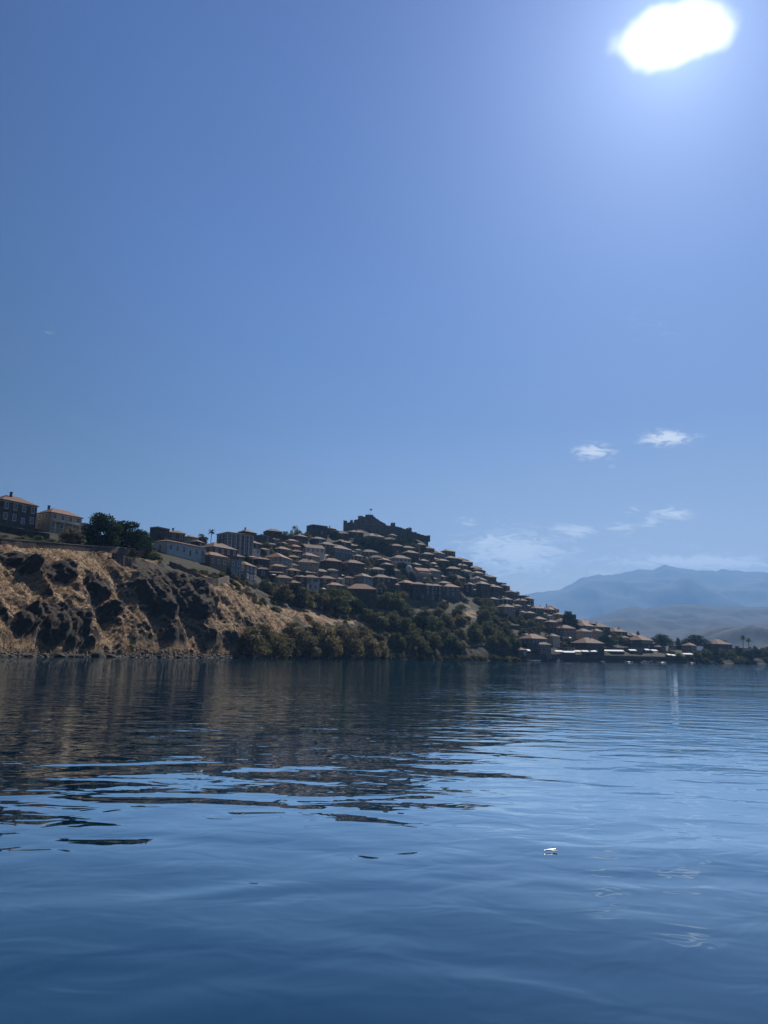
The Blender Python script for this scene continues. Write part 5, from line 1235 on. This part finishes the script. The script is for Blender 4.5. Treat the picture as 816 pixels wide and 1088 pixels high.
def boat(px, dy, L, hull, cabin, lab, mast=False, rz=0.0):
    v_ = quay_pt(px, dy); b = thing('boat', lab, 'boat', (v_.x, v_.y, -.12), rz)
    V_, F_ = [], []; ns = 11; Wd = L * .16
    for i in range(ns):
        t = i / (ns - 1); x = (t - .5) * L; w_ = Wd * (1 - max(0, (t - .45) / .55) ** 2.2) * (.82 + .18 * min(1, t / .2)); sh = .55 + .5 * max(0, t - .4) ** 2 * 2.2
        for (a_, zz) in ((-1, sh), (-.92, sh * .45), (-.45, -.12), (0, -.28), (.45, -.12), (.92, sh * .45), (1, sh), (.86, sh - .04), (.8, sh * .55), (0, sh * .5), (-.8, sh * .55), (-.86, sh - .04)): V_.append((x, a_ * w_, zz))
    for i in range(ns - 1):
        for k in range(12): q = (k + 1) % 12; F_.append((i * 12 + k, (i + 1) * 12 + k, (i + 1) * 12 + q, i * 12 + q))
    F2 = [tuple(range(12))[::-1], tuple((ns - 1) * 12 + k for k in range(12))]
    me_ = bpy.data.meshes.new('hull'); me_.from_pydata(V_, [], F_ + F2); me_.materials.append(MAT[hull]); me_.update(); link('hull', me_, b)
    if cabin:
        m = MB(); m.hexa([(-L * .22, -Wd * .55, .3), (L * .08, -Wd * .55, .3), (L * .08, Wd * .55, .3), (-L * .22, Wd * .55, .3)], [(-L * .2, -Wd * .5, 1.75), (L * .03, -Wd * .5, 1.75), (L * .03, Wd * .5, 1.75), (-L * .2, Wd * .5, 1.75)])
        cb = link('cabin', m.mesh('cabin', MAT['paint']), b)
        m = MB(); m.box(-L * .19, L * .03, -Wd * .545, -Wd * .5, 1.05, 1.5); m.box(-L * .19, L * .03, Wd * .5, Wd * .545, 1.05, 1.5); link('window', m.mesh('window', MAT['glass']), cb)
    if mast:
        m = MB(); m.tube((L * .1, 0, .3), (L * .1, 0, L * .75), .06, .04, 6); link('mast', m.mesh('mast', MAT['paint']), b)
    return b
boat(566, -3, 9, 'paint', False, 'long low white boat moored at left end of the quay', rz=R(5)); boat(594, -2.5, 5, 'bluepaint', True, 'small blue boat with white cabin under the long awning', rz=R(60)); boat(668, -3, 5.5, 'paint', False, 'low white rowing boat moored at mid quay', rz=R(8))
boat(686, -3.5, 6, 'paint', True, 'white cabin boat left of a pair by the umbrella pine', rz=R(12)); boat(693, -3, 5.5, 'redpaint', True, 'dark red boat with white cabin beside the white cabin boat', rz=R(-10)); boat(703, -3, 7, 'paint', False, 'open white boat right of the red one', rz=R(4))
boat(734, -3, 6, 'paint', False, 'white boat under the dull awning near the quay end', rz=R(-6)); boat(756, -4, 9, 'bluepaint', True, 'blue boat with cabin lying beyond the quay end', rz=R(160)); boat(640, -3, 5, 'bluepaint', False, 'dark blue rowing boat against the quay wall', rz=R(8))

for (px, py, h_, lab) in [(527, 616, 12, 'thin lamp post on the skyline above the flat-roofed stone house'), (544.5, 624, 8, 'short lamp post on the descending skyline, lower of two'), (482, 589, 7, 'thin aerial mast on a skyline roof right of the castle')]:
    x, y, z = hit(px, py); hm_ = h_ * y / F_PX; lp = thing('lamp_post' if 'lamp' in lab else 'aerial_mast', lab, 'lamp post' if 'lamp' in lab else 'aerial', (x, y, z))
    m = MB(); m.tube((0, 0, -1), (0, 0, hm_), .11, .07, 8); link('pole', m.mesh('pole', MAT['metal']), lp)
    m = MB(); m.box(-.1, 1.2, -.12, .12, hm_ - .1, hm_ + .05); link('arm', m.mesh('arm', MAT['metal']), lp)

# two wind turbines on the far ridge
for k, (px, lab) in enumerate([(622.5, 'left of two tiny wind turbines on the far ridge'), (626, 'right of two tiny wind turbines on the far ridge')]):
    v_ = at(px, 612, 10480); wt_ = thing('wind_turbine', lab, 'wind turbine', tuple(v_), 0, 'wind turbines on the far ridge')
    m = MB(); m.tube((0, 0, -30), (0, 0, 64), 1.9, 1.2, 8); link('tower', m.mesh('tower', MAT['paint']), wt_)
    m = MB(); m.box(-1.3, 1.3, -2.5, 3, 63.5, 67); link('nacelle', m.mesh('nacelle', MAT['paint']), wt_)
    for q in range(3):
        a_ = q * 2.094 + .4 + k; m = MB(); m.tube((0, -2.8, 65), (30 * math.sin(a_), -2.8, 65 + 30 * math.cos(a_)), 1.1, .4, 6); link('blade', m.mesh('blade', MAT['paint']), wt_)

# white scrap adrift on the calm water
u_, e_ = ray(585, 905); yy = -CAM_H / e_
sc0 = thing('floating_scrap', 'small curled white scrap floating alone on the calm water', 'litter', (u_ * yy, yy, .004), R(14))
V_, F_ = [], []; n_ = 12
for i in range(n_):
    t = i / (n_ - 1); x = (t - .5) * .105; w_ = .017 * math.sin(math.pi * min(1, t * .85 + .12)) ** .7; zz = .004 + .012 * t ** 2 + .003 * math.sin(5 * t)
    for (a_, dz) in ((-1, 0), (0, .006), (1, .003), (0, -.003)): V_.append((x, a_ * w_ + .006 * t, zz + dz))
for i in range(n_ - 1):
    for k in range(4): q = (k + 1) % 4; F_.append((i * 4 + k, i * 4 + q, (i + 1) * 4 + q, (i + 1) * 4 + k))
me_ = bpy.data.meshes.new('blade'); me_.from_pydata(V_, [], F_ + [(0, 1, 2, 3), tuple((n_ - 1) * 4 + k for k in (3, 2, 1, 0))]); me_.materials.append(MAT['paint']); me_.polygons.foreach_set('use_smooth', [True] * len(me_.polygons)); me_.update(); link('curled_strip', me_, sc0)
m = MB(); m.hexa([(-.005, -.022, .003), (.040, -.030, .006), (.043, -.023, .006), (-.002, -.010, .003)], [(-.005, -.022, .006), (.040, -.030, .011), (.043, -.023, .011), (-.002, -.010, .006)]); link('torn_flap', m.mesh('torn_flap', MAT['paint']), sc0)

#@@HAZE
# ------------------------------------------------------------------ haze
HAZE_D = 1.0e-4
hm, ht = new_mat('haze_air'); g = G(ht)
pv = g.n('ShaderNodeVolumePrincipled', {'Color': (0.23, 0.49, 0.95, 1), 'Density': HAZE_D, 'Anisotropy': 0.2})
g.n('ShaderNodeOutputMaterial', {'Volume': pv.outputs[0]})
hb = MB(); hb.box(-13000, 13000, -700, 13000, -4.0, 1640)
hz = link('haze', hb.mesh('haze', hm)); tag(hz, 'pale blue sea haze between the shore and the far mountains', 'haze', None, 'stuff')
